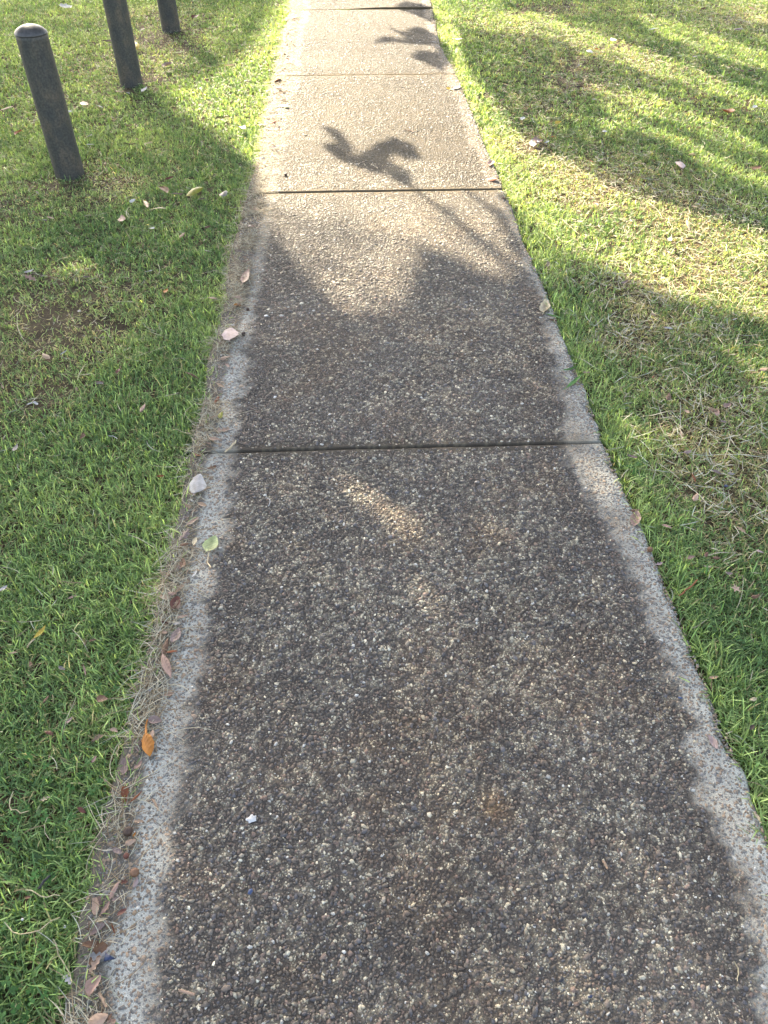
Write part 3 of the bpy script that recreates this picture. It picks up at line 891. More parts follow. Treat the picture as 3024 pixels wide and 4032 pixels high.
GRP = dict(A='fallen leaves on the left lawn', D='fallen leaves on the left lawn', G='fallen leaves on the left lawn', J='fallen leaves on the left lawn',
           C='fallen leaves on the right lawn', F='fallen leaves on the right lawn', I='fallen leaves on the right lawn', L='fallen leaves on the right lawn')
def place(crop, cx, cy, lpx, ang, kind, colk, lab, name=None, cat=None, tilt=0.0):
    ox, oy = CROP[crop]
    k = 1008 / 1659
    px, py = ox + cx * k, oy + cy * k
    X0, Y0 = ground(px, py)
    t, s = X0 * D[0] + Y0 * D[1], X0 * N[0] + Y0 * N[1]
    on_lawn = s < GRASS_L(t) or s > GRASS_R(t)
    z = 0.004 + (0.026 if t > JOINTS[4] and s > .2 else 0.005 if t > JOINTS[2] else 0) + (0.008 if s < CLEAN_L(t) else 0)
    if on_lawn: z = 0.009
    X, Y = ground(px, py, z)
    a = math.radians(ang)
    hx, hy = math.cos(a) * lpx * k / 2, -math.sin(a) * lpx * k / 2
    xa, ya = ground(px - hx, py - hy, z)
    xb, yb = ground(px + hx, py + hy, z)
    Lm = min(math.hypot(xb - xa, yb - ya), 0.15) * (0.9 if on_lawn else 1.06 if s < CLEAN_L(t) + .02 else 1)
    rz = math.atan2(yb - ya, xb - xa)
    rs = int(px * 7 + py * 13) % 100000
    leafy = kind in ('oval', 'lance', 'narrow', 'broad', 'oak', 'star', 'curl', 'broken')
    if leafy:
        nm = name or ('bark_strip' if kind == 'curl' and 'bark' in lab else 'fallen_leaf')
        o = leaf_mesh(nm, kind, Lm, M_LEAF, rs)
        ct = cat or ('bark' if nm == 'bark_strip' else 'leaf')
    elif kind == 'nut':
        o = nut_mesh(name or 'seed_pod', Lm, M_HARD, rs); ct = 'seed pod'
    elif kind == 'twig':
        o = twig_mesh(name or 'twig', Lm, M_HARD, rs, 0.0026 if lpx < 140 else 0.002); ct = 'twig'
    elif kind == 'stem':
        o = twig_mesh(name or 'dry_stem', Lm, M_HARD, rs, 0.0011, .35); ct = 'stem'
    elif kind == 'shard':
        o = shard_mesh(name or 'fragment', Lm, M_PLASTIC, rs, 3 if 'triang' in lab else 5); ct = cat or 'fragment'
    elif kind == 'splat':
        o = splat_mesh(name or 'bird_dropping', Lm, M_PLASTIC, rs); ct = 'dropping'
    c = np.array(COLS[colk]) * np.random.default_rng(rs).uniform(.88, 1.15)
    o.color = (*c, 1)
    o.location = (X, Y, z)
    if kind == 'nut':
        o.rotation_euler.z = rz
    else:
        r = np.random.default_rng(rs + 1)
        tl = tilt if tilt else (r.normal(0, .12) if on_lawn else r.normal(0, .04))
        o.rotation_euler = (r.normal(0, .10 if on_lawn else .03), -abs(tl) if tilt else tl, rz)
        o.rotation_mode = 'XYZ'
    g = None
    if leafy:
        g = 'litter leaves along the left edge of the path' if GRASS_L(t) - .01 <= s < CLEAN_L(t) + .04 else GRP.get(crop, 'leaves lying on the path')
        if GRASS_L(t) <= s <= GRASS_R(t) and s > CLEAN_L(t) + .04: g = 'leaves lying on the path'
    if kind == 'nut': g = 'seed pods beside the path'
    tag(o, lab, ct, g)
    return o
ITEMS = [
 # left lawn, far
 ('A', 425, 50, 125, -8, 'broken', 'white', 'crumpled white scrap lying on grass left of the second bollard', 'paper_scrap', 'paper'),
 ('A', 445, 725, 60, 15, 'oval', 'white', 'white leaf right beside the middle of the nearest bollard'),
 ('A', 400, 492, 85, 8, 'narrow', 'brown', 'arched brown leaf just right of the nearest bollard upper half'),
 ('A', 120, 860, 70, 25, 'oval', 'rust', 'reddish brown leaf on grass left of the nearest bollard lower half'),
 ('A', 45, 705, 110, 15, 'lance', 'tan', 'tan leaf left of the nearest bollard close to the frame edge'),
 ('A', 585, 937, 60, 0, 'lance', 'white', 'slim white leaf right of the nearest bollard foot'),
 ('A', 582, 882, 45, 30, 'lance', 'ashwhite', 'small pale leaf just above the slim white leaf by the nearest bollard'),
 ('A', 545, 675, 60, -20, 'oval', 'flesh', 'pinkish pale leaf midway between the two front bollards'),
 ('A', 648, 692, 45, -10, 'lance', 'white', 'little white leaf between the two front bollards, right of a pinkish one'),
 ('A', 663, 745, 55, 10, 'oval', 'flesh', 'folded pink tan leaf in front of the second bollard'),
 ('A', 938, 582, 55, 55, 'lance', 'white', 'white leaf standing just right of the second bollard foot'),
 ('A', 775, 594, 60, 0, 'lance', 'tan', 'tan leaf directly under the second bollard foot'),
 ('A', 1085, 425, 70, 30, 'oval', 'mauve', 'grey mauve leaf at the edge of the sunlit grass, right of the second bollard'),
 ('A', 883, 300, 30, 80, 'oval', 'yellow', 'small yellow leaf touching the right side of the second bollard'),
 ('A', 1150, 342, 95, 3, 'lance', 'pgreen', 'long pale green leaf on bare soil below the third bollard'),
 ('A', 925, 190, 60, -6, 'narrow', 'white', 'thin white leaf left of the third bollard foot'),
 ('A', 1270, 107, 65, 12, 'oval', 'redbrown', 'reddish leaf to the right of the third bollard'),
 ('A', 1485, 428, 70, 5, 'broken', 'cream', 'sunlit cream leaf in the bright grass beside the path'),
 ('A', 1565, 830, 45, 70, 'oval', 'white', 'sunlit white leaf in bright grass left of the path'),
 ('A', 1525, 970, 85, -28, 'twig', 'brown', 'short brown twig in half lit grass left of the path'),
 ('A', 1262, 1245, 135, 12, 'broad', 'ygreen', 'big yellow green leaf standing in the left lawn near the path', None, None, .25),
 ('A', 1103, 1158, 75, 10, 'oval', 'redbrown', 'dark red brown leaf above the big yellow green leaf'),
 ('A', 1070, 1230, 70, -25, 'oval', 'brown', 'curled brown leaf left of the big yellow green leaf'),
 ('A', 1150, 1258, 85, 0, 'lance', 'mauve', 'grey brown leaf touching the left tip of the yellow green leaf'),
 ('A', 1305, 1292, 60, 10, 'oval', 'dark', 'dark leaf under the right end of the yellow green leaf'),
 ('A', 952, 1325, 60, -60, 'lance', 'tan', 'upright tan leaf at the end of a long white leaf'),
 ('A', 1030, 1352, 115, 0, 'narrow', 'cream', 'long cream white leaf in shaded grass below the yellow green leaf'),
 ('A', 790, 1422, 50, 75, 'oval', 'pinkbrown', 'pinkish leaf standing alone in the middle of the left lawn'),
 ('A', 330, 1412, 55, -20, 'lance', 'tan', 'tan folded leaf in the grass in front of the nearest bollard'),
 ('A', 835, 815, 55, 10, 'oval', 'pinkbrown', 'brown pink leaf in grass halfway from the second bollard to the yellow leaf'),
 ('A', 965, 928, 60, 15, 'lance', 'cream', 'pale leaf on grass at the tip of a dark twig'),
 ('A', 840, 938, 90, 0, 'twig', 'dark', 'dark straight twig in the grass right of the nearest bollard'),
 ('A', 1180, 1525, 55, 35, 'lance', 'tan', 'tan leaf on shaded grass, upper right of the reddish ones, near the path'),
 ('A', 1348, 1472, 50, 10, 'oval', 'redbrown', 'dark reddish leaf in the lawn close to the litter edge'),
 ('A', 1450, 1262, 60, 60, 'oval', 'grey', 'dull grey leaf between the yellow green leaf and the path'),
 ('A', 700, 270, 70, 5, 'broken', 'mauve', 'brown mauve scrap of leaf behind the second bollard'),
 # left lawn, middle
 ('D', 190, 100, 75, 20, 'oval', 'ashwhite', 'pale upper leaf of a dry pair at the far left'),
 ('D', 200, 145, 85, -10, 'oak', 'pinkbrown', 'dry pinkish lower leaf of a pair at the far left'),
 ('D', 560, 138, 60, 5, 'oval', 'mauve', 'dark mauve leaf right of the dry pair on the left lawn'),
 ('D', 1075, 228, 40, 60, 'oval', 'orange', 'small yellow brown leaf in green grass left of the second slab'),
 ('D', 1380, 275, 55, -10, 'oval', 'tan', 'beige leaf in the lawn near the far litter strip'),
 ('D', 195, 958, 55, 10, 'oval', 'white', 'white petal like leaf below the bare soil patch at far left'),
 ('D', 768, 742, 50, 40, 'oval', 'redbrown', 'reddish brown leaf in the centre of the left lawn'),
 ('D', 648, 830, 65, -15, 'oval', 'grey', 'grey leaf below left of the reddish brown centre leaf'),
 ('D', 925, 985, 75, 65, 'lance', 'pinkbrown', 'brown pointed leaf standing up amid the left lawn'),
 ('D', 540, 1168, 50, 70, 'oval', 'brown', 'small brown leaf standing left of a bent white stem'),
 ('D', 735, 1172, 65, -10, 'stem', 'white', 'bent white stem lying in the left lawn'),
 ('D', 1245, 775, 110, -22, 'narrow', 'redbrown', 'long narrow dark brown leaf in the lawn beside the second slab'),
 ('D', 1040, 1430, 60, 10, 'oval', 'rust', 'rusty red leaf in the lawn left of a big whitish leaf'),
 ('D', 300, 655, 60, -40, 'oval', 'tan', 'tan leaf at the right rim of the lower bare soil patch'),
 ('D', 225, 665, 40, 10, 'oval', 'flesh', 'pinkish leaf inside the lower bare soil patch'),
 ('D', 650, 625, 60, 0, 'lance', 'grey', 'grey tan leaf right of the bare soil on the left lawn'),
 ('D', 100, 1245, 60, 60, 'oval', 'grey', 'grey leaf at the left frame edge level with the near joint'),
 # left edge litter, far to near
 ('B', 260, 115, 35, -10, 'oval', 'orange', 'orange leaf on the left path edge just before the far joint'),
 ('B', 190, 690, 50, -30, 'oval', 'pgreen', 'pale green leaf on the sunlit left path edge'),
 ('B', 112, 800, 40, 20, 'oval', 'rust', 'rust coloured leaf at the sunlit left path edge below a pale green one'),
 ('B', 105, 960, 45, 0, 'broken', 'pink', 'pale pink leaf heap at the sunlit left path edge'),
 ('B', 197, 1140, 20, 0, 'nut', 'dark', 'dark round seed on the sunlit left path edge'),
 ('B', 140, 520, 40, 60, 'oval', 'rust', 'upright rusty leaf at the left grass edge near the top'),
 ('B', 150, 575, 40, 0, 'broken', 'pinkbrown', 'brown pink leaf at left path edge between rusty and pale green ones'),
 ('D', 1590, 140, 100, 70, 'lance', 'pinkbrown', 'long pink brown leaf on the path edge left of the third slab'),
 ('D', 1540, 320, 50, -5, 'oval', 'orange', 'small orange brown leaf on the left path edge below a long pink brown one'),
 ('D', 1615, 347, 22, 0, 'nut', 'dark', 'tiny black seed on the left pale strip, upper of two'),
 ('D', 1572, 515, 28, 0, 'nut', 'dark', 'round dark brown seed on the pale strip beside a pink leaf'),
 ('D', 1497, 515, 85, 80, 'broad', 'pink', 'pale pink oval leaf on the left path edge beside a dark seed'),
 ('D', 1460, 662, 65, 15, 'oval', 'flesh', 'folded pinkish tan leaf below the pale pink oval leaf'),
 ('D', 1385, 1045, 65, 10, 'curl', 'tan', 'curled tan leaf touching a small yellow green one on the path edge'),
 ('D', 1428, 1035, 45, 75, 'oval', 'ygreen', 'small yellow green leaf in the litter above the near joint'),
 ('D', 1445, 1132, 95, 5, 'oak', 'flesh', 'wide tan leaf on the litter just above the near joint'),
 ('D', 1385, 1188, 75, 0, 'oval', 'flesh', 'pinkish tan leaf left and below the wide one above the joint'),
 ('D', 1500, 1242, 105, 45, 'twig', 'cream', 'straight pale stick pointing at the near joint'),
 ('D', 1284, 1490, 120, 70, 'broad', 'ashwhite', 'large whitish leaf lying on the left litter below the near joint'),
 ('D', 1310, 1612, 60, -20, 'oval', 'tan', 'tan leaf just under the large whitish leaf'),
 ('D', 1430, 840, 60, -30, 'lance', 'tan', 'tan leaf on left litter beside the middle of the second slab'),
 ('D', 1375, 1375, 55, 20, 'broken', 'brown', 'brown leaf between the near joint and the large whitish leaf'),
 ('G', 1250, 60, 95, 35, 'lance', 'flesh', 'pink tan leaf at the top of the near left litter strip'),
 ('G', 1200, 155, 90, 50, 'oak', 'mauve', 'crinkled mauve brown leaf left of the pale green stemmed leaf'),
 ('G', 1193, 212, 60, 10, 'oval', 'brown', 'brown leaf beneath the crinkled mauve one'),
 ('G', 1262, 187, 50, 70, 'oval', 'cream', 'small cream leaf between the litter and the pale green stemmed leaf'),
 ('G', 1185, 332, 65, 80, 'oval', 'brown', 'warm brown leaf standing in the litter left of the green stem'),
 ('G', 1262, 400, 55, 60, 'lance', 'white', 'tiny white green leaf on the pale strip under the green stem'),
 ('G', 1172, 492, 95, 50, 'lance', 'tan', 'pointed tan leaf across the litter above a shiny dark one'),
 ('G', 1118, 530, 60, 0, 'oval', 'pinkbrown', 'dull brown leaf half under grass beside the pointed tan one'),
 ('G', 1140, 592, 85, 70, 'broad', 'redbrown', 'shiny dark red brown leaf in the left litter'),
 ('G', 1185, 678, 75, 15, 'lance', 'flesh', 'pale pink leaf below the shiny dark red brown one'),
 ('G', 1145, 800, 105, 65, 'oval', 'mauve', 'grey mauve smooth leaf in the litter, upper of a long brown row'),
 ('G', 1072, 870, 110, 80, 'lance', 'brown', 'long brown leaf along the grass edge beside the grey mauve one'),
 ('G', 1112, 905, 75, 5, 'lance', 'rust', 'pinkish rust leaf lying crosswise under the grey mauve one'),
 ('G', 1080, 1000, 170, -70, 'lance', 'pinkbrown', 'largest brown grey leaf of the litter, long and smooth, halfway down'),
 ('G', 1098, 1182, 70, 10, 'oval', 'flesh', 'pale pink leaf on the pale strip below the largest litter leaf'),
 ('G', 978, 1292, 85, 40, 'curl', 'cream', 'curled cream leaf above the orange leaf'),
 ('G', 1005, 1352, 85, -5, 'broad', 'mauve', 'wrinkled grey brown leaf right above the orange leaf'),
 ('G', 1027, 1415, 55, 45, 'oval', 'ashwhite', 'whitish leaf touching the orange leaf on its right'),
 ('G', 985, 1440, 60, 75, 'oval', 'flesh', 'pale pink brown leaf behind the orange leaf'),
 ('G', 912, 1492, 60, 80, 'oval', 'dark', 'dark leaf at the left side of the orange leaf'),
 ('G', 897, 1640, 70, 50, 'oval', 'pinkbrown', 'pink brown leaf in the grass edge below the orange leaf'),
 ('G', 1020, 1515, 60, -60, 'stem', 'white', 'short white stem on the pale strip right of the orange leaf'),
 # left lawn near
 ('G', 470, 550, 75, 15, 'lance', 'pinkbrown', 'tan pink leaf in the lawn above the yellow leaf'),
 ('G', 600, 832, 60, 20, 'oval', 'brown', 'brown leaf deep in the grass right of the yellow leaf'),
 ('G', 550, 1030, 80, -80, 'narrow', 'pinkbrown', 'narrow brown leaf standing in the near left lawn'),
 ('G', 402, 1015, 55, -30, 'oval', 'grey', 'pale grey leaf left of a narrow brown standing leaf'),
 ('G', 300, 1212, 75, 50, 'lance', 'brown', 'brown slanting leaf in the near left lawn'),
 ('G', 88, 912, 70, 5, 'lance', 'tan', 'flat tan leaf left of and below the yellow leaf'),
 ('G', 662, 1212, 85, -10, 'broad', 'brown', 'broad brown leaf half sunk in the near left lawn'),
 ('G', 450, 1352, 65, 60, 'oval', 'mauve', 'grey mauve leaf in the grass left of the orange leaf'),
 ('G', 320, 1432, 65, -20, 'oval', 'redbrown', 'dark red leaf buried in the near left lawn'),
 ('G', 742, 1412, 60, -20, 'oval', 'flesh', 'small pink leaf in the grass, nearest left of the orange leaf'),
 ('G', 610, 1602, 60, 55, 'oval', 'pinkbrown', 'tan brown leaf in grass below left of the orange leaf'),
 ('G', 762, 1545, 110, 80, 'stem', 'straw', 'upright straw stem in the grass beside the orange leaf'),
 ('G', 20, 495, 75, 35, 'oval', 'ashwhite', 'whitish leaf cut by the left frame edge, mid lawn'),
 ('G', 200, 988, 50, 80, 'oval', 'brown', 'small dark brown leaf in grass below the yellow leaf'),
 # near left corner
 ('J', 885, 190, 105, 45, 'curl', 'rust', 'orange brown bark strip on the litter below the orange leaf', 'bark_strip', 'bark'),
 ('J', 1010, 240, 85, -60, 'twig', 'tan', 'forked tan twig on the pale strip below the orange leaf'),
 ('J', 900, 345, 60, 0, 'oak', 'tan', 'jagged light tan leaf on the litter above two round nuts'),
 ('J', 822, 398, 62, 0, 'nut', 'dark', 'upper dark brown nut in the near left litter'),
 ('J', 872, 430, 35, 60, 'oval', 'orange', 'small orange flake right of the upper nut'),
 ('J', 847, 480, 75, 25, 'broad', 'flesh', 'pink tan cupped leaf below the upper nut'),
 ('J', 762, 537, 65, -25, 'oval', 'mauve', 'grey mauve leaf left of a reddish husk in the near litter'),
 ('J', 808, 570, 38, 0, 'nut', 'redbrown', 'small reddish brown husk under the pink tan cupped leaf'),
 ('J', 880, 660, 58, 0, 'nut', 'brown', 'lower round brown nut at the rim of the pale strip'),
 ('J', 882, 740, 70, 75, 'oval', 'pink', 'pink leaf just below the lower round nut'),
 ('J', 740, 790, 130, 60, 'lance', 'pinkbrown', 'long grey tan leaf in the near left litter'),
 ('J', 755, 850, 60, 20, 'oval', 'mauve', 'mauve leaf across the long grey tan one'),
 ('J', 690, 905, 110, 60, 'lance', 'pinkbrown', 'pink grey leaf continuing below the mauve one'),
 ('J', 790, 932, 75, 35, 'oval', 'redbrown', 'dark brown leaf in the litter right of the pink grey one'),
 ('J', 655, 985, 90, 10, 'lance', 'cream', 'cream leaf lying over green grass at the litter edge'),
 ('J', 735, 1045, 70, -70, 'curl', 'rust', 'curled orange brown leaf above the navy blue fragment'),
 ('J', 700, 1228, 95, -20, 'shard', 'navy', 'triangular navy blue plastic fragment in the near left litter', 'plastic_fragment', 'plastic'),
 ('J', 618, 1270, 125, 55, 'oak', 'flesh', 'lobed pink leaf left of the navy blue fragment'),
 ('J', 602, 1402, 150, 60, 'broad', 'pinkbrown', 'big smooth pinkish brown leaf under the lobed pink leaf'),
 ('J', 668, 1505, 100, -60, 'twig', 'tan', 'thick tan twig right of the big pinkish brown leaf'),
 ('J', 655, 1590, 70, 50, 'curl', 'rust', 'curled orange brown flake near the bottom frame edge'),
 ('J', 635, 1640, 150, 25, 'broad', 'flesh', 'large pink leaf cut by the bottom frame edge'),
 ('J', 712, 1612, 50, 60, 'oval', 'brown', 'small brown leaf right of the large pink leaf at the bottom'),
 ('J', 297, 200, 80, 20, 'oak', 'cream', 'frayed cream leaf in the near left grass'),
 ('J', 287, 742, 130, 50, 'twig', 'char', 'charred black stick lying in the near left grass'),
 ('J', 530, 275, 65, -30, 'oval', 'redbrown', 'dark brown leaf sunk in the grass right of the frayed cream leaf'),
 ('J', 440, 1370, 85, -50, 'oak', 'ashwhite', 'white frayed leaf in grass left of the big pinkish brown leaf'),
 ('J', 415, 1032, 20, 0, 'nut', 'white', 'tiny white bead in the near left grass, right of its twin'),
 ('J', 145, 990, 20, 0, 'nut', 'white', 'tiny white bead in the near left grass near the frame edge'),
 ('J', 185, 838, 55, 10, 'oval', 'brown', 'brown leaf in the grass under a straw stem'),
 ('J', 570, 840, 45, 70, 'oval', 'tan', 'small tan leaf in the grass left of the long grey tan leaf'),
 ('J', 270, 830, 240, -8, 'stem', 'straw', 'long straw stem across the near left grass below the black stick'),
 ('J', 200, 1080, 420, 3, 'stem', 'straw', 'longest straw stem lying level across the near left grass'),
 ('J', 410, 1250, 330, -65, 'stem', 'straw', 'straw stem sloping down toward the big pinkish brown leaf'),
 ('J', 80, 270, 200, -50, 'stem', 'straw', 'straw stem at the left frame edge above the black stick'),
 ('J', 1212, 1455, 105, -15, 'twig', 'flesh', 'short pink twig lying on the dark path at bottom left'),
 ('J', 1630, 330, 85, 20, 'splat', 'white', 'white splash on the dark path'),
 ('J', 1622, 800, 55, 60, 'shard', 'blue', 'small blue cap like bit on the dark path', 'plastic_fragment', 'plastic'),
 # path
 ('E', 1430, 1465, 40, 0, 'shard', 'grey', 'small pale pebble on the path just past the near joint', 'pebble', 'pebble'),
 ('E', 122, 915, 28, 20, 'shard', 'white', 'white chip near the left of the second slab', 'stone_chip', 'chip'),
 ('E', 475, 1027, 22, 20, 'shard', 'white', 'small white chip above the near joint', 'stone_chip', 'chip'),
 ('E', 65, 388, 38, -5, 'shard', 'white', 'white chip on the dark upper left of the second slab', 'stone_chip', 'chip'),
 ('E', 92, 1590, 60, -70, 'stem', 'white', 'thin white stem on the dark slab below the near joint'),
 ('E', 1628, 250, 60, 80, 'stem', 'straw', 'thin pale stem on the right of the second slab'),
 ('B', 990, 850, 60, -10, 'twig', 'brown', 'short brown twig on the sunlit slab right of the branch shadow'),
 ('B', 1045, 1180, 45, 0, 'lance', 'cream', 'little cream leaf on the sunlit slab just above a joint'),
 ('B', 500, 936, 45, 0, 'lance', 'cream', 'pale leaf sliver inside the shadow on the sunlit slab'),
 ('L', 603, 630, 65, -62, 'twig', 'tan', 'short tan twig on the near slab at right'),
 ('L', 1465, 1320, 130, -80, 'stem', 'straw', 'long pale stem near the bottom right of the path'),
 ('L', 508, 1480, 45, 10, 'shard', 'navy', 'blue black glassy stone on the near slab at bottom right', 'pebble', 'pebble'),
 ('L', 320, 1372, 55, 60, 'shard', 'char', 'dark blue grey stone left of the glassy one', 'pebble', 'pebble'),
 ('L', 1215, 385, 65, -15, 'curl', 'dark', 'dark curled leaf on the near slab beside the right pale edge'),
 ('L', 1595, 325, 90, -55, 'lance', 'cream', 'cream leaf sliver on the right pale edge at the frame side'),
 ('I', 1090, 1205, 35, -10, 'shard', 'blue', 'tiny blue chip on the near slab toward the right edge', 'plastic_fragment', 'plastic'),
 ('I', 1300, 1495, 120, -55, 'oval', 'pink', 'pale pink leaf on the right pale edge of the near slab'),
 ('I', 795, 982, 35, 0, 'shard', 'cream', 'cream sliver on the near slab at right', 'stone_chip', 'chip'),
 # right path edge
 ('B', 1255, 580, 40, -20, 'oval', 'yellow', 'yellow leaf on the right path edge in sun'),
 ('B', 1300, 572, 50, 20, 'broken', 'white', 'white leaf touching the yellow one on the right path edge'),
 ('B', 1535, 1168, 75, -15, 'broad', 'rust', 'rust brown folded leaf on the sunlit right path edge', None, None, .22),
 ('B', 1522, 1062, 40, 60, 'oval', 'pinkbrown', 'pink brown leaf at the right grass edge above the rust leaf'),
 ('B', 1160, 275, 40, -5, 'lance', 'white', 'white leaf in shade at the right path edge near the top'),
 ('B', 1318, 255, 65, -15, 'lance', 'cream', 'pale leaf on grass right of the path top'),
 ('B', 1608, 1285, 35, 0, 'oval', 'redbrown', 'dark red leaf at the right edge level with the sunlit joint'),
 ('F', 213, 335, 80, 80, 'oval', 'cream', 'cream yellow leaf on the right edge of the second slab'),
 ('F', 285, 395, 130, -15, 'narrow', 'green', 'broad green grass blade over the right path edge'),
 ('F', 265, 420, 60, -10, 'oval', 'brown', 'brown leaf tucked under the green blade at the right edge'),
 ('F', 380, 735, 115, 18, 'narrow', 'green', 'upper of two green blades lying on the right pale edge'),
 ('F', 405, 815, 130, 38, 'narrow', 'green', 'lower of two green blades on the right pale edge, white specked'),
 ('F', 485, 757, 55, 0, 'oak', 'flesh', 'light pink torn leaf at the right path edge'),
 ('F', 800, 1650, 60, 10, 'oval', 'brown', 'brown leaf at the right pale edge past the near joint'),
 ('I', 800, 45, 100, 75, 'oval', 'pinkbrown', 'pink brown leaf standing at the right path edge'),
 ('I', 890, 247, 38, 0, 'nut', 'brown', 'brown seed on the right pale edge'),
 ('I', 955, 338, 55, 20, 'oak', 'pink', 'torn pink scrap of leaf at the right grass edge'),
 # right lawn
 ('I', 1005, 92, 85, -30, 'lance', 'pinkbrown', 'brown leaf in grass right of the standing pink brown one'),
 ('I', 1325, 298, 60, 0, 'oval', 'brown', 'brown leaf in the right lawn with an orange tinge'),
 ('I', 1258, 278, 45, 70, 'oval', 'redbrown', 'dark reddish leaf left of the orange tinged brown one'),
 ('I', 1155, 295, 65, 10, 'oval', 'pinkbrown', 'dull pinkish leaf half hidden in the right lawn'),
 ('I', 1485, 115, 80, -30, 'oak', 'tan', 'jagged tan leaf on the right lawn'),
 ('I', 1450, 495, 85, 20, 'star', 'flesh', 'star shaped pale leaf with a thin stalk on the right lawn'),
 ('I', 1270, 357, 75, 5, 'lance', 'cream', 'cream strip of leaf beside a broad green blade'),
 ('I', 1262, 370, 75, 85, 'narrow', 'green', 'broad bright green blade standing in the right lawn'),
 ('I', 1580, 550, 65, 20, 'oval', 'brown', 'brown leaf sunk in grass below right of the star leaf'),
 ('I', 1150, 500, 170, 42, 'twig', 'rust', 'reddish thin twig slanting at the right path edge'),
 ('I', 1565, 1215, 60, 20, 'oval', 'cream', 'yellowish leaf in the near right grass'),
 ('I', 1555, 1395, 50, 60, 'oval', 'dark', 'black brown leaf in the near right grass'),
 ('I', 1308, 1075, 65, 5, 'oval', 'tan', 'light tan leaf at the right grass edge'),
 ('I', 1605, 255, 60, -20, 'oval', 'pink', 'pink leaf at the right frame edge above the star leaf'),
 ('I', 1410, 400, 55, 10, 'oval', 'mauve', 'mauve leaf above the star leaf'),
 ('F', 915, 385, 50, 0, 'broad', 'flesh', 'round pinkish leaf on the grey straw patch'),
 ('F', 1010, 470, 75, 0, 'oval', 'ashwhite', 'pale pinkish leaf right below the round one on the straw patch'),
 ('F', 730, 172, 60, 10, 'oval', 'mauve', 'mauve leaf at the sun shade border of the right lawn'),
 ('F', 1318, 1015, 70, 75, 'oval', 'pinkbrown', 'left leaf of a brown pair on the right lawn straw'),
 ('F', 1390, 975, 70, 40, 'oval', 'pinkbrown', 'right upper leaf of a brown pair on the right lawn straw'),
 ('F', 1180, 1440, 60, -60, 'lance', 'rust', 'orange brown leaf standing on the right lawn straw'),
 ('F', 1040, 1190, 220, -12, 'stem', 'straw', 'long pale straw stem reaching across the right lawn'),
 ('F', 1095, 1152, 55, -75, 'narrow', 'tan', 'narrow tan leaf above the long straw stem'),
 ('F', 1385, 1490, 45, 0, 'shard', 'navy', 'dark blue lump in the right lawn straw', 'plastic_fragment', 'plastic'),
 ('F', 1190, 1565, 55, 60, 'oval', 'flesh', 'pale leaf below the standing orange brown one'),
 ('F', 1330, 1405, 80, -20, 'oval', 'mauve', 'grey mauve leaf left of a round grey one on straw'),
 ('F', 1420, 1410, 55, 0, 'broad', 'grey', 'round grey leaf near a dark blue lump on the right lawn'),
 ('F', 1635, 735, 60, 10, 'oval', 'flesh', 'pink leaf at the right frame edge beside the second slab'),
 ('F', 1140, 1270, 60, 20, 'oval', 'mauve', 'mauve leaf under the end of the long straw stem'),
 ('F', 1370, 1075, 50, 0, 'oval', 'mauve', 'flat mauve leaf under the brown pair'),
 ('F', 1015, 915, 50, 75, 'oval', 'brown', 'brown leaf standing in the right lawn, left of the brown pair'),
 ('C', 148, 930, 60, 80, 'oval', 'white', 'bright white leaf beside dark ones on the sunlit right lawn'),
 ('C', 172, 920, 65, -70, 'oval', 'redbrown', 'dark brown leaf behind the bright white one'),
 ('C', 160, 968, 60, 0, 'broken', 'dark', 'blackish leaf beneath the bright white one'),
 ('C', 228, 922, 35, 20, 'oval', 'white', 'small white leaf right of the dark cluster on sunlit lawn'),
 ('C', 300, 797, 45, 10, 'broad', 'yellow', 'bright yellow leaf on the sunlit right lawn'),
 ('C', 120, 412, 38, 10, 'oval', 'yellow', 'bright yellow leaf in shade near the path top right'),
 ('C', 268, 887, 30, 20, 'oval', 'orange', 'orange leaf above right of the dark leaf cluster'),
 ('C', 460, 1170, 30, 0, 'oval', 'orange', 'orange flake on the dry patch of the sunlit right lawn'),
 ('C', 122, 1122, 35, -30, 'lance', 'orange', 'orange sliver in the bright grass right of the rust leaf'),
 ('C', 1398, 730, 55, -60, 'broad', 'rust', 'orange brown leaf standing alone on the far right lawn', None, None, .2),
 ('C', 1165, 1008, 60, -40, 'curl', 'cream', 'curled cream leaf in the long shadow on the right lawn'),
 ('C', 1092, 1070, 60, -75, 'oval', 'pink', 'pinkish leaf standing below the curled cream one'),
 ('C', 550, 322, 38, 10, 'broad', 'rust', 'brown leaf beside a small white one, far right lawn'),
 ('C', 502, 333, 28, 70, 'oval', 'white', 'small white leaf left of a brown one, far right lawn'),
 ('C', 660, 262, 40, -40, 'oval', 'ashwhite', 'pale curled leaf upslope from the brown and white pair'),
 ('C', 1545, 462, 40, 10, 'oval', 'redbrown', 'dark red leaf near the right frame edge, far lawn'),
 ('C', 1590, 1090, 65, 15, 'oval', 'brown', 'brown leaf in shade near the right frame edge'),
 ('C', 920, 188, 70, 5, 'lance', 'white', 'long pale leaf in the streaky shade at the top right'),
 ('C', 835, 347, 45, 0, 'lance', 'ashwhite', 'pale sliver in the middle of the far shaded lawn'),
 ('C', 1185, 370, 35, 0, 'oval', 'white', 'white leaf in the dark streak of the far right lawn'),
 ('C', 1575, 695, 25, 60, 'oval', 'white', 'tiny white leaf right of the standing orange brown one'),
 ('C', 70, 770, 28, 60, 'oval', 'white', 'small white leaf in bright grass left of the yellow one'),
 ('C', 535, 645, 32, 0, 'oval', 'white', 'white leaf at the head of a short shadow on the right lawn'),
 ('C', 600, 852, 28, 60, 'oval', 'white', 'white leaf at the rim of a shadow below the bright strip'),
 ('C', 440, 565, 45, 0, 'broken', 'dark', 'dark leaf casting a short shadow on the sunlit right lawn'),
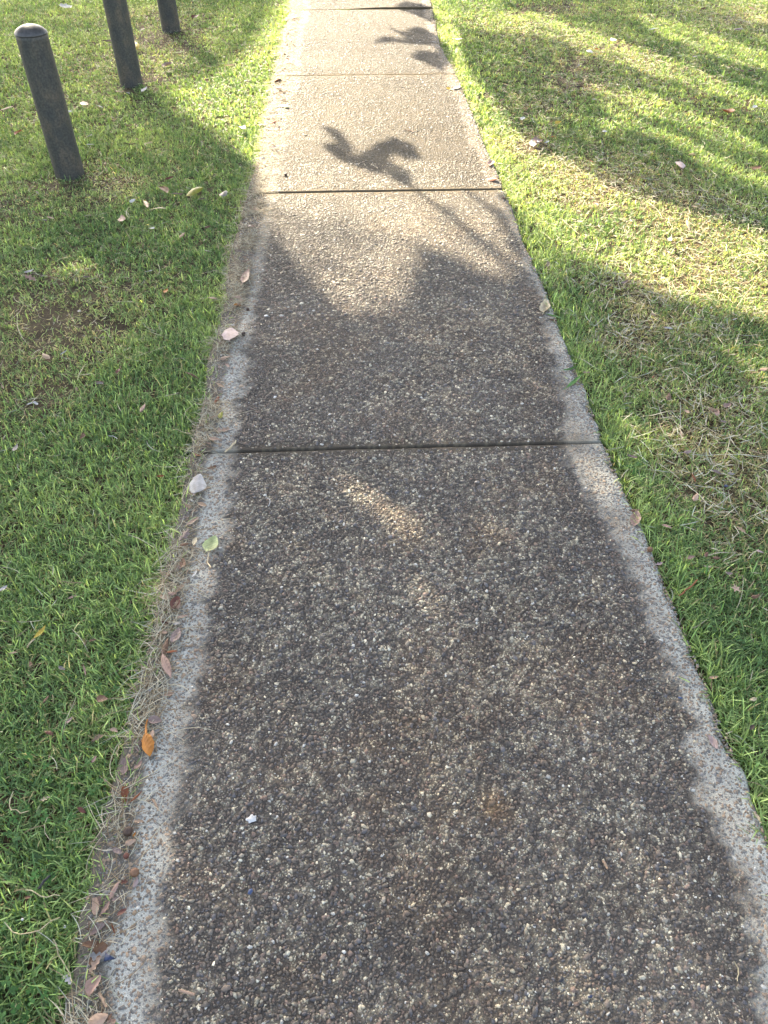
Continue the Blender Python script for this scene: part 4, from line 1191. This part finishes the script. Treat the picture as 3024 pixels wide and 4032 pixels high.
 ('C', 1020, 1555, 35, 70, 'oval', 'white', 'white leaf on the bright lower right lawn beside a dark spot'),
 ('C', 1150, 1550, 60, 0, 'broken', 'dark', 'dark leaf on the bright lower right lawn'),
 ('C', 1140, 1465, 75, -60, 'narrow', 'cream', 'narrow cream leaf above the dark one on bright lawn'),
 ('C', 545, 1325, 40, -40, 'oval', 'rust', 'rusty leaf in sunlit grass right of the path, below the dry patch'),
 ('C', 440, 1435, 45, 0, 'broad', 'cream', 'round cream leaf at the shade border right of the second slab'),
 ('C', 1240, 60, 40, 10, 'oval', 'redbrown', 'dark leaf at the top of the far right lawn'),
 ('C', 1550, 55, 70, -15, 'lance', 'brown', 'brown leaf at the top right corner of the lawn'),
 ('C', 1470, 195, 60, 10, 'broken', 'mauve', 'mauve brown leaf scrap in the top right shade'),
]
for it in ITEMS:
    place(*it)

# two leaves whose stalks show as parts of their own, and the orange one
def stalked(crop, cx, cy, lpx, ang, kind, colk, stem_pts, stemcol, lab, grp):
    o = place(crop, cx, cy, lpx, ang, kind, colk, lab, name='leaf_blade')
    loc = o.location.copy()
    r = empty('fallen_leaf', loc)
    rot = o.rotation_euler.copy()
    for kk in ('label', 'category', 'group'):
        if kk in o: del o[kk]
    o.parent = r
    o.location = (0, 0, 0.002)
    ox, oy = CROP[crop]
    P = []
    for i, (a, b) in enumerate(stem_pts):
        X, Y = ground(ox + a * 1008 / 1659, oy + b * 1008 / 1659, loc.z)
        P.append((X - loc.x, Y - loc.y, 0.004 + 0.003 * (i % 2)))
    st_ = tube_mesh('stem', P, np.linspace(0.0022, 0.0014, len(P)), M_HARD)
    st_.color = (*COLS[stemcol], 1)
    st_.parent = r
    tag(r, lab, 'leaf', grp)
stalked('G', 1372, 215, 120, 62, 'broad', 'pgreen', [(1355, 262), (1352, 300), (1345, 335), (1368, 368)], 'cream', 'pale green leaf with curved stem on the left pale strip', 'leaves lying on the path')
stalked('G', 265, 785, 130, 50, 'lance', 'yellow', [(228, 830), (205, 855), (178, 885)], 'cream', 'yellow twisted leaf with stalk on the near left lawn', 'fallen leaves on the left lawn')
stalked('G', 962, 1515, 145, -78, 'oval', 'orange', [(950, 1450), (950, 1400), (958, 1350)], 'orange', 'orange brown leaf with long stalk on the near left litter', 'litter leaves along the left edge of the path')

# small flakes nobody could tell apart: prototypes copied
protos = [leaf_mesh('leaf_flake', k, 1.0, M_LEAF, 900 + i, stem=False) for i, k in enumerate(('oval', 'broken', 'lance', 'curl', 'oak', 'broken', 'lance'))]
used = set()
def flakes(n, pick, lab, grp, cols, l0, l1, lift=0.004):
    r = np.random.default_rng(len(lab) * 31 + n)
    made = 0
    while made < n:
        res = pick(r)
        if res is None: continue
        x, y, z = res
        i = int(r.integers(len(protos)))
        o = protos[i]
        if i in used:
            o = o.copy()
            COL.objects.link(o)
        used.add(i)
        Lf = r.uniform(l0, l1)
        o.scale = (Lf, Lf, Lf)
        o.location = (x, y, z + lift)
        o.rotation_euler = (r.normal(0, .25), r.normal(0, .25), r.uniform(0, 6.28))
        c = np.array(COLS[cols[int(r.integers(len(cols)))]]) * r.uniform(.6, 1.15)
        o.color = (*c, 1)
        tag(o, lab, 'leaf flake', grp)
        made += 1
def p_edge(r):
    t = r.uniform(0.1, 8.0) ** 1.0
    u_ = r.uniform(-.15, .95)
    s = GRASS_L(t) + u_ * (CLEAN_L(t) - GRASS_L(t))
    x, y = world_xy(s, t)
    return float(x), float(y), .005
flakes(150, p_edge, 'small crumbled leaf flake among the dry clippings on the left path edge', 'leaf flakes in the left litter', ['tan', 'pinkbrown', 'brown', 'redbrown', 'flesh', 'mauve', 'rust', 'ashwhite'], .014, .040)
def p_lawn(side, x0, x1):
    def f(r):
        y = r.uniform(.3, 8.0)
        x = r.uniform(x0, x1)
        t, s = x * D[0] + y * D[1], x * N[0] + y * N[1]
        if (side < 0 and s > GRASS_L(t) - .04) or (side > 0 and s < GRASS_R(t) + .04) or abs(x) > .75 + .45 * y: return None
        if r.random() > .30 + blob(np.array([x]), np.array([y]), BARE)[0] + .4 * blob(np.array([x]), np.array([y]), DRY)[0]: return None
        return x, y, .004
    return f
flakes(120, p_lawn(-1, -4.2, -.4), 'tiny dry leaf flake in the grass of the left lawn', 'leaf flakes on the left lawn', ['tan', 'pinkbrown', 'brown', 'ashwhite', 'flesh', 'cream', 'mauve', 'white'], .014, .036)
flakes(110, p_lawn(1, .4, 4.2), 'tiny dry leaf flake in the grass of the right lawn', 'leaf flakes on the right lawn', ['tan', 'pinkbrown', 'brown', 'ashwhite', 'flesh', 'cream', 'rust', 'mauve'], .014, .034)

# ------------------------------------------------------------------ trees out of frame that throw the shade
# how much sun reaches the ground, as patches (photo px of the 1659-wide view) read off the lawn and path
def inside(px, py, poly):
    c = np.zeros(np.shape(px), bool)
    n = len(poly)
    for i in range(n):
        x1, y1 = poly[i]
        x2, y2 = poly[(i + 1) % n]
        k = ((y1 > py) != (y2 > py)) & (px < (x2 - x1) * (py - y1) / (y2 - y1 + 1e-9) + x1)
        c ^= k
    return c
LIT = [ # (transmission, polygon), later ones win
    (1.0, [(430, -400), (1060, -400), (985, 0), (1000, 130), (1130, 290), (1330, 400), (1700, 500), (1700, 700), (1480, 640), (1300, 570), (1180, 520), (1100, 430), (1130, 500), (1150, 600), (1060, 600), (970, 545), (900, 530), (870, 660), (740, 660), (660, 560), (600, 500), (560, 470), (560, 370), (470, 280), (370, 215), (390, 180), (500, 130), (560, 60), (600, -20)]),
    (0.65, [(560, 400), (600, 455), (860, 500), (820, 700), (700, 660), (640, 560), (575, 480)]),
    (0.75, [(905, 445), (1090, 425), (1140, 520), (1160, 590), (1080, 590), (960, 520)]),
    (0.30, [(300, 140), (500, 20), (560, -20), (470, 130), (380, 190)]),
    (0.95, [(700, 1010), (745, 1015), (905, 1130), (900, 1165), (830, 1140), (745, 1060)]),
    (0.8, [(1205, 985), (1270, 980), (1345, 1070), (1330, 1110), (1290, 1070)]),
    (0.35, [(1080, 760), (1180, 770), (1190, 840), (1110, 850)]),
    (0.9, [(1040, 1745), (1075, 1740), (1085, 1775), (1055, 1785)]),
    (0.45, [(1560, 740), (1700, 720), (1700, 830), (1600, 810)]),
    (0.40, [(1340, 905), (1460, 890), (1480, 960), (1380, 975)]),
    (0.5, [(30, 555), (180, 540), (240, 570), (120, 590)]),
    # upper right: streaks of light in the shade of a crown
    (0.75, [(950, -20), (1060, -10), (1180, 70), (1060, 60), (975, 50)]),
    (0.75, [(1090, 10), (1180, 20), (1330, 85), (1420, 140), (1330, 130), (1190, 75)]),
    (0.8, [(1350, 20), (1460, 40), (1659, 110), (1700, 160), (1560, 120), (1420, 70)]),
    (0.8, [(1240, 50), (1420, 110), (1659, 200), (1700, 240), (1560, 200), (1380, 150)]),
    (0.8, [(1250, 170), (1400, 190), (1530, 250), (1700, 330), (1600, 320), (1460, 270), (1330, 225)]),
    (0.85, [(1230, 220), (1300, 215), (1420, 265), (1560, 330), (1700, 400), (1600, 400), (1460, 345), (1330, 290)]),
    (0.7, [(1480, -40), (1700, -60), (1700, 60), (1590, 30)]),
    # shade back inside the light
    (0.06, [(1265, 290), (1350, 270), (1440, 300), (1500, 340), (1659, 400), (1700, 440), (1659, 470), (1500, 420), (1430, 400), (1330, 350)]),
    (0.10, [(1080, 130), (1180, 150), (1290, 215), (1330, 250), (1260, 240), (1150, 200)]),
    (0.15, [(1160, 195), (1215, 205), (1260, 240), (1230, 262), (1180, 235)]),
    (0.03, [(700, 278), (735, 285), (760, 320), (775, 345), (812, 320), (850, 300), (895, 320), (915, 350), (880, 348), (855, 335), (835, 352), (880, 372), (895, 395), (880, 408), (840, 385), (790, 370), (735, 350), (695, 318), (730, 312)]),
    (0.06, [(838, 62), (870, 72), (905, 60), (935, 75), (965, 92), (980, 130), (960, 158), (925, 140), (890, 128), (905, 112), (950, 118), (935, 100), (890, 98), (850, 95), (808, 96), (830, 82), (880, 86), (870, 78)]),
    (0.06, [(880, 10), (930, 20), (950, 45), (935, 52), (890, 32), (860, 22)]),
    (0.15, [(1085, 425), (1140, 470), (1190, 520), (1190, 600), (1140, 560), (1100, 480)]),
]
BR = [((870, 392), (1000, 488), (1085, 560), (1165, 625)), ((1010, 415), (1085, 470), (1150, 590)), ((900, 540), (950, 600), (1020, 640))]
def sunlit(X, Y):
    px, py = to_px(X, Y)
    px, py = px * 1659 / 3024, py * 1659 / 3024
    T_ = np.full(np.shape(X), 0.02)
    T_ = np.where((px > 1000) & (py < 430), 0.16, T_)
    T_ = np.where(px < 440, 0.02 + 0.16 * sstep(520, 250, py) * sstep(440, 300, px), T_)
    T_ = np.where((Y > 9.5) | (Y < -1.5), 0.5, T_)
    for tr, poly in LIT:
        T_ = np.where(inside(px, py, poly), tr, T_)
    return T_
n = 2000000
X = rng.uniform(-5.2, 5.2, n)
Y = rng.uniform(-2.0, 10.5, n)
LW = 0.062
A = LW * LW * 0.486 * 0.48            # shadow of one leaf, turned at random, on the plane across the sun
qx, qy = to_px(X, Y)
FINE = np.where((qx > 1200) & (qx < 2000) & (qy < 760), 0.55, 1.0)      # leaves shrunk here to sharpen the shadow they cast
lam = -np.log(np.clip(sunlit(X, Y), 0.005, 1)) / (A * FINE ** 2 / math.sin(SUN_EL))
k = rng.random(n) < lam * (10.4 * 12.5) / n
print('crown leaves', k.sum(), 'max p', (lam * 130 / n).max())
X, Y, FINE = X[k], Y[k], FINE[k]
n = len(X)
qx, qy = to_px(X, Y)
H = 3.2 + 1.6 * fbm(X, Y, 0.9, 97) + rng.normal(0, 0.30, n)
H = np.where((qx > 1020) & (qx < 2250) & (qy < 1250), 2.35 + 0.5 * fbm(X, Y, 0.5, 98) + rng.normal(0, 0.08, n) + sstep(760, 900, qy) * (4.6 + rng.normal(0, .6, n)), H)
H = np.where((X < -0.9) & (qy < 950), 9.0 + rng.normal(0, 0.8, n), H)
P = np.stack([X, Y, 0 * X], -1) + (H / SUN[2])[:, None] * SUN
e1 = rng.normal(0, 1, (n, 3)); e1 /= np.linalg.norm(e1, axis=1, keepdims=True)
e2 = rng.normal(0, 1, (n, 3)); e2 -= (e1 * e2).sum(1, keepdims=True) * e1; e2 /= np.linalg.norm(e2, axis=1, keepdims=True)
sz = LW * rng.uniform(0.75, 1.25, (n, 1)) * FINE[:, None]
bend = np.cross(e1, e2) * sz * 0.12
V4 = np.stack([P - e1 * sz * .6, P + e2 * sz * .36 + bend, P + e1 * sz * .75, P - e2 * sz * .36 + bend], 1)
def tube(pts, rads, seg=8):
    pts = np.array(pts, float); m = len(pts)
    a = np.arange(seg) / seg * 2 * np.pi
    out = []
    for i in range(m):
        d = pts[min(i + 1, m - 1)] - pts[max(i - 1, 0)]
        d /= np.linalg.norm(d)
        q = np.cross(d, [0.3, 0.9, 0.2]); q /= np.linalg.norm(q)
        w = np.cross(d, q)
        out.append(pts[i] + rads[i] * (np.cos(a)[:, None] * q + np.sin(a)[:, None] * w))
    I = np.arange(m * seg).reshape(m, seg); J = np.roll(I, -1, 1)
    return np.concatenate(out), np.stack([I[:-1], J[:-1], J[1:], I[1:]], -1).reshape(-1, 4)
def merge(lst):
    b, V, Q = 0, [], []
    for v, q in lst:
        V.append(v); Q.append(q + b); b += len(v)
    return np.concatenate(V), np.concatenate(Q)
TREES = [((-7.6, 10.2), 'leafy tree beyond the left lawn, out of frame, shading the near path'),
         ((-3.2, 17.6), 'leafy tree farther up the path, out of frame, shading the right lawn')]
own = np.argmin(np.stack([np.hypot(P[:, 0] - a[0], (P[:, 1] - a[1] - 1.0)) for a, _ in TREES]), 0)
for i, ((tx, ty), lab) in enumerate(TREES):
    r = tag(empty('tree', (tx, ty, -0.03)), lab, 'tree', 'shade trees')
    org = np.array([tx, ty, -0.03])
    v4 = V4[own == i] - org
    m = len(v4)
    mesh_np('crown', v4.reshape(-1, 3), [np.arange(m * 4).reshape(m, 4)], mats=[M_CROWN], parent=r)
    cen = v4.mean(1)
    fork = np.array([0.2, 0.2, 2.6])
    tubes = [tube([(0, 0, -0.2), (0.03, 0.02, 0.3), (0.0, 0.1, 1.6), fork], [0.30, 0.22, 0.18, 0.15], 14)]
    # limbs end where the leaves are thickest, and keep out of the gaps the sun comes through
    T_all = sunlit(X[own == i], Y[own == i])
    cand = np.where(T_all < 0.12)[0]
    made = 0
    for c in rng.choice(cand, 600, replace=False):
        e = cen[c]
        mid = fork * 0.5 + e * 0.5 + np.array([rng.normal(0, .25), rng.normal(0, .25), rng.uniform(0.1, 0.5)])
        line = np.array([fork, fork * .75 + mid * .25 + [0, 0, .15], mid, e * .7 + mid * .3, e])
        u_ = np.linspace(0, 4, 33)
        pr = np.stack([np.interp(u_, np.arange(5), line[:, k]) for k in range(3)], -1) + org
        gp = pr - (pr[:, 2] / SUN[2])[:, None] * SUN
        qx, qy = to_px(gp[:, 0], gp[:, 1])
        if ((sunlit(gp[:, 0], gp[:, 1]) > 0.25) & (qx > -100) & (qx < 3100) & (qy > -300) & (gp[:, 1] > 0)).any():
            continue
        tubes.append(tube(line, [0.085, 0.065, 0.045, 0.028, 0.008]))
        made += 1
        if made == 11: break
    if i == 0:
        for br in BR:
            pp = []
            for w_, q in enumerate(br):
                gx_, gy_ = ground(q[0] * 3024 / 1659, q[1] * 3024 / 1659)
                pp.append(np.array([gx_, gy_, 0]) + (2.6 + 0.9 * w_) / SUN[2] * SUN - org)
            for a_, b_ in ((0.8, 2.25), (-1.2, 2.15), (-3.0, 3.0)):
                pp.append(np.array([a_, b_, 0]) + 4.2 / SUN[2] * SUN - org)
            pp.append(fork)
            tubes.append(tube(pp, np.linspace(0.012, 0.06, len(pp))))
    tv, tq = merge(tubes)
    mesh_np('trunk', tv, [tq], mats=[M_BARK], smooth=True, parent=r)
